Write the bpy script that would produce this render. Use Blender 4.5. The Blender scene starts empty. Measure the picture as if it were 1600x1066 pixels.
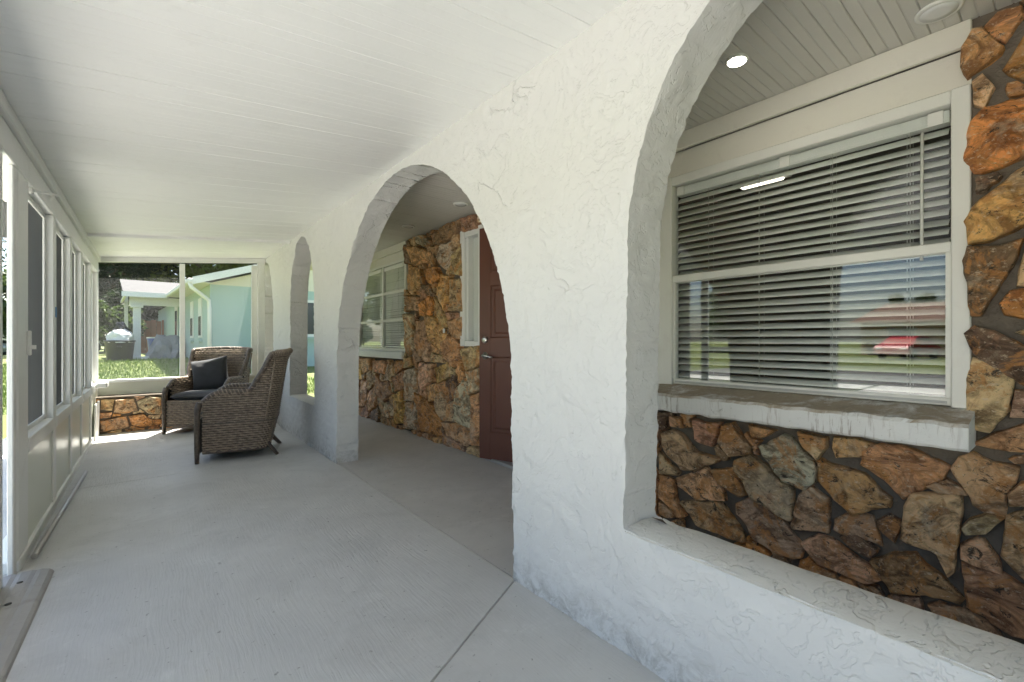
import bpy, bmesh, math, random
import numpy as np
from mathutils import Vector, Matrix, noise as mnoise
R = math.radians
random.seed(7); rng = np.random.default_rng(7)
scene = bpy.context.scene
COL = scene.collection

# ------------------------------------------------------------------ camera, sky, sun, exposure
cam_d = bpy.data.cameras.new('camera'); cam = bpy.data.objects.new('camera', cam_d); COL.objects.link(cam)
cam_d.sensor_width = 36.0; cam_d.lens = 36.0*700/1600; cam_d.clip_start = 0.02; cam_d.clip_end = 2000
YAW = 38.9
cam.location = (0, 0, 1.05); cam.rotation_euler = (R(90), 0, R(-YAW))
scene.camera = cam
SUN_EL, SUN_AZ = 66.0, 22.0          # azimuth: degrees from +Y towards +X
world = bpy.data.worlds.new('World'); scene.world = world; world.use_nodes = True
wn = world.node_tree.nodes; wl = world.node_tree.links
sky = wn.new('ShaderNodeTexSky'); sky.sky_type = 'NISHITA'; sky.sun_disc = False
sky.sun_elevation = R(SUN_EL); sky.sun_rotation = R(SUN_AZ); sky.air_density = 1.0; sky.dust_density = 2.0
bg = wn['Background']; bg.inputs['Strength'].default_value = 0.075
wl.new(sky.outputs[0], bg.inputs['Color'])
sd = bpy.data.lights.new('sun', 'SUN'); sd.energy = 5.0; sd.angle = R(0.53); sd.color = (1.0, 0.95, 0.87)
sun = bpy.data.objects.new('sun', sd); COL.objects.link(sun)
dv = Vector((math.sin(R(SUN_AZ))*math.cos(R(SUN_EL)), math.cos(R(SUN_AZ))*math.cos(R(SUN_EL)), math.sin(R(SUN_EL))))
sun.rotation_euler = dv.to_track_quat('Z', 'Y').to_euler(); sun.location = dv*60
vs = scene.view_settings
vs.view_transform = 'Standard'; vs.look = 'None'; vs.gamma = 1.0; vs.use_curve_mapping = False
vs.exposure = 2.58
vs.use_white_balance = True; vs.white_balance_temperature = 6550; vs.white_balance_tint = 7
scene.cycles.max_bounces = 12; scene.cycles.diffuse_bounces = 6; scene.cycles.transparent_max_bounces = 24
scene.cycles.use_denoising = True; scene.cycles.caustics_reflective = False; scene.cycles.caustics_refractive = False

# ------------------------------------------------------------------ helpers
def srgb(r, g, b):
    f = lambda c: (c/255/12.92) if c <= 10 else ((c/255+0.055)/1.055)**2.4
    return (f(r), f(g), f(b))
def link(o): COL.objects.link(o); return o
def empty(name, loc=(0,0,0), rz=0):
    o = bpy.data.objects.new(name, None); o.location = loc; o.rotation_euler = (0,0,rz); o.empty_display_size = .1
    return link(o)
def tag(o, label=None, cat=None, group=None, kind=None):
    if label: o['label'] = label
    if cat: o['category'] = cat
    if group: o['group'] = group
    if kind: o['kind'] = kind
    return o
class MB:
    def __init__(s): s.v=[]; s.f=[]; s.sm=[]
    def add(s, vs_, fs, smooth=False):
        n=len(s.v); s.v += [tuple(v) for v in vs_]
        for f in fs: s.f.append(tuple(i+n for i in f)); s.sm.append(smooth)
        return s
    def box(s, x0,x1,y0,y1,z0,z1, m=None, bev=0.0):
        if bev:
            bm=bmesh.new(); bmesh.ops.create_cube(bm,size=1)
            for v in bm.verts: v.co=Vector(((x0+x1)/2+v.co.x*(x1-x0),(y0+y1)/2+v.co.y*(y1-y0),(z0+z1)/2+v.co.z*(z1-z0)))
            bmesh.ops.bevel(bm,geom=bm.edges[:],offset=bev,segments=1,affect='EDGES',profile=.5)
            bm.verts.ensure_lookup_table(); bm.verts.index_update()
            V=[v.co.copy() for v in bm.verts]; F=[[v.index for v in f.verts] for f in bm.faces]; bm.free()
        else:
            V=[Vector(p) for p in ((x0,y0,z0),(x1,y0,z0),(x1,y1,z0),(x0,y1,z0),(x0,y0,z1),(x1,y0,z1),(x1,y1,z1),(x0,y1,z1))]
            F=[(0,3,2,1),(4,5,6,7),(0,1,5,4),(1,2,6,5),(2,3,7,6),(3,0,4,7)]
        if m is not None: V=[m@v for v in V]
        return s.add(V,F)
    def tube(s, pts, r, n=8, caps=True):
        pts=[Vector(p) for p in pts]; rs = r if isinstance(r,(list,tuple)) else [r]*len(pts)
        V=[];F=[]; up=Vector((0,0,1))
        prev=None
        for i,p in enumerate(pts):
            t=(pts[min(i+1,len(pts)-1)]-pts[max(i-1,0)]).normalized()
            if prev is None:
                a=t.orthogonal().normalized() if abs(t.dot(up))>.95 else t.cross(up).normalized()
            else:
                a=(prev-t*prev.dot(t)).normalized()
            prev=a; b=t.cross(a)
            for k in range(n):
                an=2*math.pi*k/n; V.append(p+(a*math.cos(an)+b*math.sin(an))*rs[i])
        for i in range(len(pts)-1):
            for k in range(n):
                F.append((i*n+k,i*n+(k+1)%n,(i+1)*n+(k+1)%n,(i+1)*n+k))
        s.add(V,F,True)
        if caps:
            m=len(s.v)-len(V)
            s.f.append(tuple(m+k for k in range(n))[::-1]); s.sm.append(False)
            s.f.append(tuple(m+(len(pts)-1)*n+k for k in range(n))); s.sm.append(False)
        return s
    def lathe(s, prof, c=(0,0,0), n=24, ax='z'):
        V=[];F=[]
        for r,h in prof:
            for k in range(n):
                a=2*math.pi*k/n; p=(r*math.cos(a),r*math.sin(a),h)
                if ax=='x': p=(p[2],p[0],p[1])
                if ax=='y': p=(p[0],p[2],p[1])
                V.append((p[0]+c[0],p[1]+c[1],p[2]+c[2]))
        for i in range(len(prof)-1):
            for k in range(n): F.append((i*n+k,i*n+(k+1)%n,(i+1)*n+(k+1)%n,(i+1)*n+k))
        F.append(tuple(range(n))[::-1]); F.append(tuple((len(prof)-1)*n+k for k in range(n)))
        return s.add(V,F,True)
    def mesh(s,name):
        me=bpy.data.meshes.new(name); me.from_pydata(s.v,[],s.f)
        me.polygons.foreach_set('use_smooth',s.sm); me.update(); return me
    def build(s,name,mat,parent=None,loc=None):
        o=bpy.data.objects.new(name,s.mesh(name)); o.data.materials.append(mat); link(o)
        if parent is not None: o.parent=parent
        if loc is not None: o.location=loc
        return o
def bxo(name,mat,parent,*a,**k): return MB().box(*a,**k).build(name,mat,parent)
def copy_tree(o,parent=None):
    c=o.copy(); link(c); c.parent=parent
    for ch in list(o.children): copy_tree(ch,c)
    return c

# ------------------------------------------------------------------ materials
MATS={}
def mat(name):
    m=bpy.data.materials.new(name); m.use_nodes=True; MATS[name]=m
    nt=m.node_tree; return m, nt.nodes, nt.links, nt.nodes['Principled BSDF']
def N(nodes,t,**k):
    n=nodes.new(t)
    for a,b in k.items(): setattr(n,a,b)
    return n
def coords(nodes,links,scale=(1,1,1),rot=(0,0,0),rnd=False,kind='Object'):
    tc=N(nodes,'ShaderNodeTexCoord'); mp=N(nodes,'ShaderNodeMapping')
    mp.inputs['Scale'].default_value=scale; mp.inputs['Rotation'].default_value=rot
    links.new(tc.outputs[kind],mp.inputs['Vector'])
    if rnd:
        oi=N(nodes,'ShaderNodeObjectInfo'); ml=N(nodes,'ShaderNodeMath',operation='MULTIPLY'); ml.inputs[1].default_value=37.0
        links.new(oi.outputs['Random'],ml.inputs[0]); links.new(ml.outputs[0],mp.inputs['Location'])
    return mp.outputs[0]
def noise(nodes,links,vec,scale,detail=4,rough=.55,dist=0.0):
    n=N(nodes,'ShaderNodeTexNoise'); n.inputs['Scale'].default_value=scale; n.inputs['Detail'].default_value=detail
    n.inputs['Roughness'].default_value=rough; n.inputs['Distortion'].default_value=dist
    links.new(vec,n.inputs['Vector']); return n.outputs['Fac']
def ramp(nodes,links,fac,stops,interp='LINEAR'):
    r=N(nodes,'ShaderNodeValToRGB'); r.color_ramp.interpolation=interp
    els=r.color_ramp.elements
    while len(els)<len(stops): els.new(.5)
    for e,(p,c) in zip(els,stops):
        e.position=p; e.color=(c,c,c,1) if isinstance(c,(int,float)) else (*c,1)
    links.new(fac,r.inputs[0]); return r.outputs[0]
def mix(nodes,links,fac,a,b,mode='MIX'):
    m=N(nodes,'ShaderNodeMix',data_type='RGBA',blend_type=mode)
    for sock,val in ((m.inputs[0],fac),(m.inputs[6],a),(m.inputs[7],b)):
        if hasattr(val,'links'): links.new(val,sock)
        elif isinstance(val,(int,float)): sock.default_value=val
        else: sock.default_value=(*val,1)
    return m.outputs[2]
def bump(nodes,links,bsdf,h,strength,dist,prev=None):
    b=N(nodes,'ShaderNodeBump'); b.inputs['Strength'].default_value=strength; b.inputs['Distance'].default_value=dist
    links.new(h,b.inputs['Height'])
    if prev is not None: links.new(prev,b.inputs['Normal'])
    links.new(b.outputs[0],bsdf.inputs['Normal']); return b.outputs[0]
def paint(name,col,rough=.5,var=.06,nscale=3.0,bs=.15,bscale=60,bd=.002,dirt=0.0,dirtcol=(.25,.2,.14),metal=0.0):
    m,nd,lk,p=mat(name); v=coords(nd,lk,rnd=True)
    n=noise(nd,lk,v,nscale,5)
    c=mix(nd,lk,n,tuple(x*(1-var) for x in col),tuple(min(1,x*(1+var)) for x in col))
    if dirt>0:
        d=ramp(nd,lk,noise(nd,lk,v,9,8,.7,.6),[(.55,0.0),(.75,dirt)])
        c=mix(nd,lk,d,c,dirtcol)
    lk.new(c,p.inputs['Base Color']); p.inputs['Roughness'].default_value=rough; p.inputs['Metallic'].default_value=metal
    if bs: bump(nd,lk,p,noise(nd,lk,v,bscale,3),bs,bd)
    return m

# stucco: trowelled, with ridges and pits
def stucco(name,col,strength=1.0):
    m,nd,lk,p=mat(name); v=coords(nd,lk)
    warp=N(nd,'ShaderNodeTexNoise'); warp.inputs['Scale'].default_value=2.6; warp.inputs['Detail'].default_value=5; lk.new(v,warp.inputs['Vector'])
    wv=N(nd,'ShaderNodeVectorMath',operation='MULTIPLY_ADD'); wv.inputs[1].default_value=(.75,.75,.75); lk.new(warp.outputs['Color'],wv.inputs[0]); lk.new(v,wv.inputs[2])
    # flat trowelled plates with thin raised/torn edges
    n1=noise(nd,lk,wv.outputs[0],3.4,3,.45)
    plates=ramp(nd,lk,n1,[(.36,0.0),(.385,.3),(.54,.5),(.555,.85),(.70,1.0)])
    vo=N(nd,'ShaderNodeTexVoronoi',feature='DISTANCE_TO_EDGE'); vo.inputs['Scale'].default_value=4.2; lk.new(wv.outputs[0],vo.inputs['Vector'])
    ridge=ramp(nd,lk,vo.outputs[0],[(0,1.0),(.012,.75),(.026,0.0)])
    msk=ramp(nd,lk,noise(nd,lk,v,2.2,3),[(.54,0.0),(.62,1.0)])
    rm=mix(nd,lk,1.0,ridge,msk,'MULTIPLY')
    fine=noise(nd,lk,v,38,5,.6)
    med=noise(nd,lk,v,9,5,.6,.4)
    pits=ramp(nd,lk,noise(nd,lk,v,27,4,.65,.8),[(.30,0.0),(.36,1.0)])
    b1=bump(nd,lk,p,plates,.8*strength,.006)
    pl2=ramp(nd,lk,noise(nd,lk,wv.outputs[0],8.5,4,.55),[(.42,0.0),(.435,.5),(.56,.6),(.575,1.0)])
    b2=bump(nd,lk,p,pl2,.8*strength,.005,b1)
    b3=bump(nd,lk,p,med,.45*strength,.012,b2)
    b4=bump(nd,lk,p,pits,.35*strength,.005,b3)
    b5=bump(nd,lk,p,rm,.9*strength,.007,b4)
    bump(nd,lk,p,fine,.35*strength,.004,b5)
    c=mix(nd,lk,noise(nd,lk,v,1.6,6,.6),tuple(x*.93 for x in col),col)
    dirt=ramp(nd,lk,noise(nd,lk,v,13,9,.75,.5),[(.64,0.0),(.78,.4)])
    c=mix(nd,lk,dirt,c,(.32,.31,.28))
    sx=N(nd,'ShaderNodeSeparateXYZ'); lk.new(v,sx.inputs[0]); low=ramp(nd,lk,sx.outputs['Z'],[(0.0,1.0),(.16,0.0)])
    gr=ramp(nd,lk,noise(nd,lk,v,16,9,.75,.8),[(.44,0.0),(.62,.75)]); c=mix(nd,lk,mix(nd,lk,1.0,low,gr,'MULTIPLY'),c,(.26,.24,.21))
    crk=ramp(nd,lk,noise(nd,lk,wv.outputs[0],19,7,.7,.4),[(.655,0.0),(.70,.55)]); c=mix(nd,lk,crk,c,(.36,.35,.32))
    lk.new(c,p.inputs['Base Color']); p.inputs['Roughness'].default_value=.62
    return m
M={}
M['stucco']=stucco('stucco_white',(.64,.635,.62),.78)
M['stucco_sill']=stucco('stucco_sill',(.66,.645,.60),1.2)
M['white']=paint('white_trim_paint',(.76,.76,.72),.45,.04,dirt=.10)
M['frame']=paint('screen_frame_paint',(.78,.785,.755),.4,.03,dirt=.12)
M['cream']=paint('kick_panel_paint',(.68,.70,.60),.28,.05,bs=.05,dirt=.1)
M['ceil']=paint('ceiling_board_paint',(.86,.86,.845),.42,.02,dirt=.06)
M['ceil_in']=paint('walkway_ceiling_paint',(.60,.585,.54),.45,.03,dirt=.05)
M['header']=paint('header_paint',(.70,.67,.59),.5,.04,bs=.2,dirt=.14)
M['door']=paint('door_red_paint',(.115,.042,.027),.38,.12,bs=.08,dirt=.06,dirtcol=(.2,.1,.09))
M['nickel']=paint('brushed_nickel',(.62,.60,.57),.28,.03,bs=0,metal=1.0)
M['alu']=paint('dull_aluminium',(.48,.48,.48),.42,.15,bs=.2,bscale=30,metal=.7,dirt=.25)
M['winframe']=paint('window_white_aluminium',(.72,.71,.66),.4,.03,dirt=.12)
M['wingrey']=paint('window_grey_aluminium',(.42,.42,.40),.45,.05,dirt=.1)
M['slat']=paint('blind_slat',(.78,.78,.735),.45,.03,bs=0)
M['cord']=paint('blind_cord',(.6,.6,.56),.7,.03,bs=0)
M['screen']=paint('screen_wire',(.10,.105,.105),.6,.1,bs=0)
M['black']=paint('black_rubber',(.02,.02,.02),.55,.1,bs=.1)
M['tape']=paint('blue_tape',(.02,.17,.42),.6,.05,bs=.05)
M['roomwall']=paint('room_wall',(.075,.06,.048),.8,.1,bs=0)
M['plate']=paint('bell_plate',(.8,.8,.77),.4,.02,bs=0)

def concrete(name,col,broom=.5,ang=0.0,strength=1.0):
    m,nd,lk,p=mat(name); v=coords(nd,lk)
    vb=coords(nd,lk,scale=(70,4.2,70),rot=(0,0,ang))
    wv=N(nd,'ShaderNodeVectorMath',operation='MULTIPLY_ADD'); wv.inputs[1].default_value=(5,1.0,0)
    w=N(nd,'ShaderNodeTexNoise'); w.inputs['Scale'].default_value=2.2; w.inputs['Detail'].default_value=3; lk.new(v,w.inputs['Vector'])
    lk.new(w.outputs['Color'],wv.inputs[0]); lk.new(vb,wv.inputs[2])
    br=noise(nd,lk,wv.outputs[0],1.6,3,.6)
    msk=ramp(nd,lk,noise(nd,lk,v,1.5,4),[(.35,.15),(.62,1.0)])
    brm=mix(nd,lk,1.0,br,msk,'MULTIPLY')
    n=noise(nd,lk,v,1.1,7,.65); n2=noise(nd,lk,v,55,5,.7)
    c=mix(nd,lk,ramp(nd,lk,n,[(.3,0.0),(.7,1.0)]),tuple(x*.86 for x in col),tuple(x*1.08 for x in col))
    sp=ramp(nd,lk,noise(nd,lk,v,34,4,.6),[(.655,0.0),(.70,.75)])
    c=mix(nd,lk,sp,c,(.2,.195,.185))
    st=ramp(nd,lk,noise(nd,lk,v,2.1,8,.75,.8),[(.50,0.0),(.72,.45)]); c=mix(nd,lk,st,c,tuple(x*.62 for x in col))
    worn=ramp(nd,lk,noise(nd,lk,v,4.5,10,.78,.5),[(.58,0.0),(.70,.4)])
    c=mix(nd,lk,worn,c,tuple(min(1,x*1.35) for x in col))
    lk.new(c,p.inputs['Base Color'])
    ro=ramp(nd,lk,n,[(.3,.62),(.7,.46)]); lk.new(ro,p.inputs['Roughness'])
    b=bump(nd,lk,p,brm,broom*strength,.004)
    b=bump(nd,lk,p,noise(nd,lk,v,2.3,3),.35,.02,b)
    bump(nd,lk,p,n2,.18,.002,b)
    return m
M['slab']=concrete('porch_slab_grey',(.53,.525,.51),.9,R(8))
M['slab_in']=concrete('walkway_slab_grey',(.48,.465,.44),.15,R(30))

def stone_mat():
    m,nd,lk,p=mat('ledge_stone'); oi=N(nd,'ShaderNodeObjectInfo')
    v=coords(nd,lk,rnd=True); vs_=coords(nd,lk,scale=(1,.75,1.25),rot=(R(35),0,0),rnd=True)
    rv=[n for n in nd if n.bl_idname=='ShaderNodeMapping'][-1]; rc=N(nd,'ShaderNodeCombineXYZ'); rmul=N(nd,'ShaderNodeMath',operation='MULTIPLY'); rmul.inputs[1].default_value=23.0; lk.new(oi.outputs['Random'],rmul.inputs[0]); lk.new(rmul.outputs[0],rc.inputs[0]); lk.new(rc.outputs[0],rv.inputs['Rotation'])
    base=oi.outputs['Color']
    n1=noise(nd,lk,vs_,9,8,.7,1.4); n2=noise(nd,lk,v,6,7,.72,1.1); n3=noise(nd,lk,vs_,22,9,.78,.8)
    c=mix(nd,lk,ramp(nd,lk,n1,[(.42,0.0),(.57,1.0)]),mix(nd,lk,1.0,base,(.46,.39,.33),'MULTIPLY'),mix(nd,lk,1.0,base,(1.35,1.33,1.28),'MULTIPLY'))
    c=mix(nd,lk,ramp(nd,lk,n2,[(.51,0.0),(.57,.7)]),c,(.58,.26,.075))
    c=mix(nd,lk,ramp(nd,lk,noise(nd,lk,v,4.3,7,.75,.8),[(.55,0.0),(.65,.5)]),c,(.56,.47,.34))
    c=mix(nd,lk,ramp(nd,lk,noise(nd,lk,v,7.7,6,.7,.6),[(.58,0.0),(.68,.55)]),c,(.46,.24,.14))
    c=mix(nd,lk,ramp(nd,lk,n3,[(.385,.96),(.42,0.0)]),c,(.04,.028,.02))
    c=mix(nd,lk,ramp(nd,lk,noise(nd,lk,v,8,8,.8,1.2),[(.37,.93),(.405,0.0)]),c,(.05,.032,.02))
    c=mix(nd,lk,ramp(nd,lk,noise(nd,lk,vs_,60,5,.75),[(.56,0.0),(.66,.7)]),c,(.80,.64,.46))
    lk.new(c,p.inputs['Base Color']); p.inputs['Roughness'].default_value=.55; p.inputs['Specular IOR Level'].default_value=.45
    b=bump(nd,lk,p,n1,.9,.018); b=bump(nd,lk,p,n3,.9,.012,b)
    bump(nd,lk,p,noise(nd,lk,v,75,5,.75),.7,.005,b)
    return m
M['stone']=stone_mat()
def mortar():
    m,nd,lk,p=mat('mortar'); v=coords(nd,lk)
    n=noise(nd,lk,v,7,7,.7); c=mix(nd,lk,n,(.09,.072,.055),(.24,.20,.155)); lk.new(c,p.inputs['Base Color']); p.inputs['Roughness'].default_value=.85
    b=bump(nd,lk,p,noise(nd,lk,v,16,6,.7),.9,.015); bump(nd,lk,p,noise(nd,lk,v,120,4,.7),.9,.005,b); return m
M['mortar']=mortar()
def sill_mat():
    m,nd,lk,p=mat('weathered_sill'); v=coords(nd,lk)
    g=N(nd,'ShaderNodeNewGeometry'); sp=N(nd,'ShaderNodeSeparateXYZ'); lk.new(g.outputs['True Normal'],sp.inputs[0])
    n=noise(nd,lk,v,6,8,.7,.4)
    wornfac=ramp(nd,lk,n,[(.36,0.0),(.50,1.0)])
    up=ramp(nd,lk,sp.outputs['Z'],[(.4,0.0),(.7,1.0)])
    worn=mix(nd,lk,1.0,wornfac,up,'MULTIPLY')
    vs2=coords(nd,lk,scale=(.2,1,.09)); dr=ramp(nd,lk,noise(nd,lk,vs2,85,5,.7),[(.53,0.0),(.63,.6)])
    dm=ramp(nd,lk,noise(nd,lk,coords(nd,lk,scale=(0,1,0)),2.9,2),[(.47,0.0),(.56,1.0)])
    dr=mix(nd,lk,1.0,dr,dm,'MULTIPLY')
    c=mix(nd,lk,dr,(.74,.73,.70),(.21,.14,.085))
    ck=ramp(nd,lk,noise(nd,lk,v,22,8,.8,1.0),[(.60,0.0),(.66,.75)]); c=mix(nd,lk,ck,c,(.3,.27,.22))
    c=mix(nd,lk,worn,c,mix(nd,lk,noise(nd,lk,v,30,6,.7),(.27,.21,.14),(.50,.43,.33)))
    lk.new(c,p.inputs['Base Color']); p.inputs['Roughness'].default_value=.7
    b=bump(nd,lk,p,wornfac,.5,.005); bump(nd,lk,p,noise(nd,lk,v,40,6,.7),.5,.005,b); return m
M['sill']=sill_mat()
def glass_mat(name,tint=(.97,.98,.975)):
    m,nd,lk,p=mat(name); nd.remove(p); out=nd['Material Output']
    t=N(nd,'ShaderNodeBsdfTransparent'); t.inputs[0].default_value=(*tint,1)
    g=N(nd,'ShaderNodeBsdfGlossy'); g.inputs['Roughness'].default_value=.0
    fr=N(nd,'ShaderNodeFresnel'); fr.inputs[0].default_value=2.0; ge=N(nd,'ShaderNodeNewGeometry'); ff=N(nd,'ShaderNodeMath',operation='SUBTRACT'); ff.inputs[0].default_value=1.0; lk.new(ge.outputs['Backfacing'],ff.inputs[1]); fm=N(nd,'ShaderNodeMath',operation='MULTIPLY'); lk.new(fr.outputs[0],fm.inputs[0]); lk.new(ff.outputs[0],fm.inputs[1])
    mx=N(nd,'ShaderNodeMixShader'); lk.new(fm.outputs[0],mx.inputs[0]); lk.new(t.outputs[0],mx.inputs[1]); lk.new(g.outputs[0],mx.inputs[2]); lk.new(mx.outputs[0],out.inputs[0]); return m
M['glass']=glass_mat('window_glass')
def emit(name,col,st):
    m,nd,lk,p=mat(name); p.inputs['Emission Color'].default_value=(*col,1); p.inputs['Emission Strength'].default_value=st; p.inputs['Base Color'].default_value=(.8,.8,.78,1); return m
M['lamp_on']=emit('lamp_lens_lit',(1,.93,.82),9.0)
M['lamp_off']=paint('lamp_lens_off',(.72,.73,.72),.25,.01,bs=0)
M['room_lamp']=emit('room_lamp_lit',(1,.9,.75),1.2)
def wicker(name,a,b):
    m,nd,lk,p=mat(name); v=coords(nd,lk,rnd=True); n=noise(nd,lk,v,26,5,.7); n2=noise(nd,lk,v,130,3,.6)
    c=mix(nd,lk,ramp(nd,lk,n,[(.35,0.0),(.65,1.0)]),a,b); c=mix(nd,lk,ramp(nd,lk,n2,[(.4,.0),(.7,.6)]),c,tuple(x*.45 for x in a))
    lk.new(c,p.inputs['Base Color']); p.inputs['Roughness'].default_value=.42; bump(nd,lk,p,n2,.3,.002); return m
M['wicker']=wicker('wicker_strand',(.195,.142,.102),(.42,.325,.24))
M['wrim']=wicker('wicker_rim',(.075,.055,.043),(.17,.13,.10))
M['wback']=paint('wicker_shade',(.018,.014,.011),.8,.1,bs=0)  # near-black, paints shade behind the gaps of the weave
def fabric(name,col):
    m,nd,lk,p=mat(name); v=coords(nd,lk); n=noise(nd,lk,v,14,4); c=mix(nd,lk,n,tuple(x*.8 for x in col),tuple(x*1.2 for x in col)); lk.new(c,p.inputs['Base Color']); p.inputs['Roughness'].default_value=.85
    p.inputs['Sheen Weight'].default_value=.15
    b=bump(nd,lk,p,noise(nd,lk,v,6,3,.5,.6),.5,.02); bump(nd,lk,p,noise(nd,lk,v,350,2),.4,.001,b); return m
M['fabric']=fabric('charcoal_fabric',(.030,.030,.034))
# outdoors
def grass_ground():
    m,nd,lk,p=mat('lawn'); v=coords(nd,lk); n=noise(nd,lk,v,.6,6,.65); n2=noise(nd,lk,v,9,6,.7); n3=noise(nd,lk,v,60,4,.7)
    c=mix(nd,lk,ramp(nd,lk,n,[(.35,0.0),(.65,1.0)]),(.11,.16,.03),(.17,.21,.045)); c=mix(nd,lk,ramp(nd,lk,n2,[(.45,0.0),(.7,.8)]),c,(.22,.20,.08)); c=mix(nd,lk,ramp(nd,lk,n3,[(.35,.7),(.55,0.0)]),c,(.03,.05,.012))
    lk.new(c,p.inputs['Base Color']); p.inputs['Roughness'].default_value=.9; bump(nd,lk,p,n3,1.0,.04); return m
M['lawn']=grass_ground()
M['blade']=paint('grass_blade',(.17,.24,.045),.7,.3,nscale=.9,bs=0)
M['asphalt']=paint('asphalt',(.13,.13,.125),.9,.15,bs=.4,bscale=80)
M['drive']=paint('concrete_drive',(.58,.57,.54),.85,.1,bs=.3)
def leafm(name,a,b):
    m,nd,lk,p=mat(name); v=coords(nd,lk); n=noise(nd,lk,v,1.3,4,.7); n2=noise(nd,lk,v,14,2)
    c=mix(nd,lk,n,a,b); c=mix(nd,lk,n2,c,tuple(x*.6 for x in a)); lk.new(c,p.inputs['Base Color']); p.inputs['Roughness'].default_value=.5
    out=nd['Material Output']; tr=N(nd,'ShaderNodeBsdfTranslucent'); lk.new(c,tr.inputs[0]); mx=N(nd,'ShaderNodeMixShader'); mx.inputs[0].default_value=.5
    lk.new(p.outputs[0],mx.inputs[1]); lk.new(tr.outputs[0],mx.inputs[2]); lk.new(mx.outputs[0],out.inputs[0]); return m
M['leaf_dark']=leafm('leaf_dark',(.018,.034,.012),(.045,.075,.022))
M['leaf_mid']=leafm('leaf_mid',(.045,.075,.02),(.09,.13,.035))
M['leaf_lime']=leafm('leaf_lime',(.14,.19,.04),(.26,.28,.07))
M['bark']=paint('bark',(.11,.08,.06),.9,.3,nscale=8,bs=.6,bscale=20,bd=.03)
M['teal']=paint('teal_block_paint',(.35,.45,.41),.7,.04,bs=.15,bscale=25)
M['nwhite']=paint('neighbour_white',(.70,.69,.65),.55,.04)
M['ncream']=paint('neighbour_cream',(.66,.62,.50),.6,.04)
def shingle():
    m,nd,lk,p=mat('shingle_grey'); v=coords(nd,lk); br=N(nd,'ShaderNodeTexBrick'); br.inputs['Scale'].default_value=3.0
    br.inputs['Color1'].default_value=(.036,.035,.036,1); br.inputs['Color2'].default_value=(.054,.052,.053,1); br.inputs['Mortar'].default_value=(.05,.05,.05,1); br.inputs['Mortar Size'].default_value=.03
    lk.new(v,br.inputs['Vector']); lk.new(br.outputs[0],p.inputs['Base Color']); p.inputs['Roughness'].default_value=.9; return m
M['shingle']=shingle()
M['darkglass']=paint('dark_window',(.03,.035,.04),.1,.05,bs=0)
M['bin']=paint('black_bin',(.022,.024,.028),.45,.1,bs=.1)
M['bag']=paint('white_plastic_bag',(.68,.68,.70),.35,.08,nscale=9,bs=.8,bscale=11,bd=.05)
M['darkbag']=paint('black_plastic_bag',(.02,.02,.022),.3,.1,bs=.8,bscale=10,bd=.05)
M['tarp']=paint('grey_tarp',(.22,.225,.24),.6,.25,nscale=4,bs=.8,bscale=6,bd=.08)
M['bluebin']=paint('blue_tub',(.03,.08,.42),.4,.05)
M['brown']=paint('brown_crate_wood',(.30,.12,.06),.7,.2,bs=.2)
M['silver']=paint('silver_car_paint',(.50,.51,.53),.25,.02,bs=0,metal=.4)
M['redcar']=paint('red_car_paint',(.35,.02,.02),.25,.02,bs=0)
M['tyre']=paint('tyre',(.02,.02,.02),.8,.1)
M['tan']=paint('tan_stucco',(.50,.38,.28),.8,.06)
M['roofbrown']=paint('brown_roof',(.20,.13,.10),.9,.15)
M['paver']=paint('paver_white',(.75,.75,.72),.6,.05)

# ------------------------------------------------------------------ key dimensions (metres)
XL, XW, TH, XH = -0.467, 1.238, 0.19, 2.34     # screen side, arcade face, arcade thickness, house stone face
Y0, YE = -1.6, 7.0
ZI = 2.225                                      # walkway ceiling
def ceil_z(x): return 2.02+(x-XL)*0.1
cosY, sinY = math.cos(R(YAW)), math.sin(R(YAW))
def hit_x(px,py,X):       # a point of a plane X = const, read off the survey of the photograph (1600 wide)
    a=(px-800)/700.0; dx=sinY+a*cosY; dy=cosY-a*sinY; dz=(533-py)/700.0; t=X/dx
    return (t*dy, 1.05+t*dz)
def hit_y(px,py,Y):
    a=(px-800)/700.0; dx=sinY+a*cosY; dy=cosY-a*sinY; dz=(533-py)/700.0; t=Y/dy
    return (t*dx, 1.05+t*dz)

# ------------------------------------------------------------------ ground
def ground_z(x,y):
    s=max(0.0,min(1.0,(y-8.0)/11.5)); g=.48*s
    if y>19.5: g=.48
    side=max(0.0,min(1.0,(-x-1.0)/8.0)); return -0.10+(g+.10)*(1-.55*side) if y>8 else -0.10
gv=[];gf=[]
xs=sorted(set([-600,-300,-150,-80,-50]+[i*1.0 for i in range(-34,20)]+[25,40,80,150,300,600])); ys=sorted(set([-600,-300,-100,-50]+[float(i) for i in range(-30,40)]+[45,60,90,150,300,600]))
for y in ys:
    for x in xs: gv.append((x,y,ground_z(x,y)))
nx=len(xs)
for j in range(len(ys)-1):
    for i in range(nx-1): gf.append((j*nx+i,j*nx+i+1,(j+1)*nx+i+1,(j+1)*nx+i))
tag(MB().add(gv,gf,True).build('ground',M['lawn']),kind='structure')
tag(bxo('road',M['asphalt'],None,-15.5,-9.5,-60,60,-.4,-.055),kind='structure')
tag(bxo('driveway',M['drive'],None,-9.4,-.92,-5.0,2.9,-.3,-.05),kind='structure')  # unseen concrete, enlarged to bounce sunlight up to the porch ceiling
tag(bxo('patio',M['drive'],None,-3.2,-.92,2.92,7.2,-.3,-.05),kind='structure')
tag(bxo('pavement',M['drive'],None,-9.2,-8.0,3.0,60,-.3,-.05),kind='structure')

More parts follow.
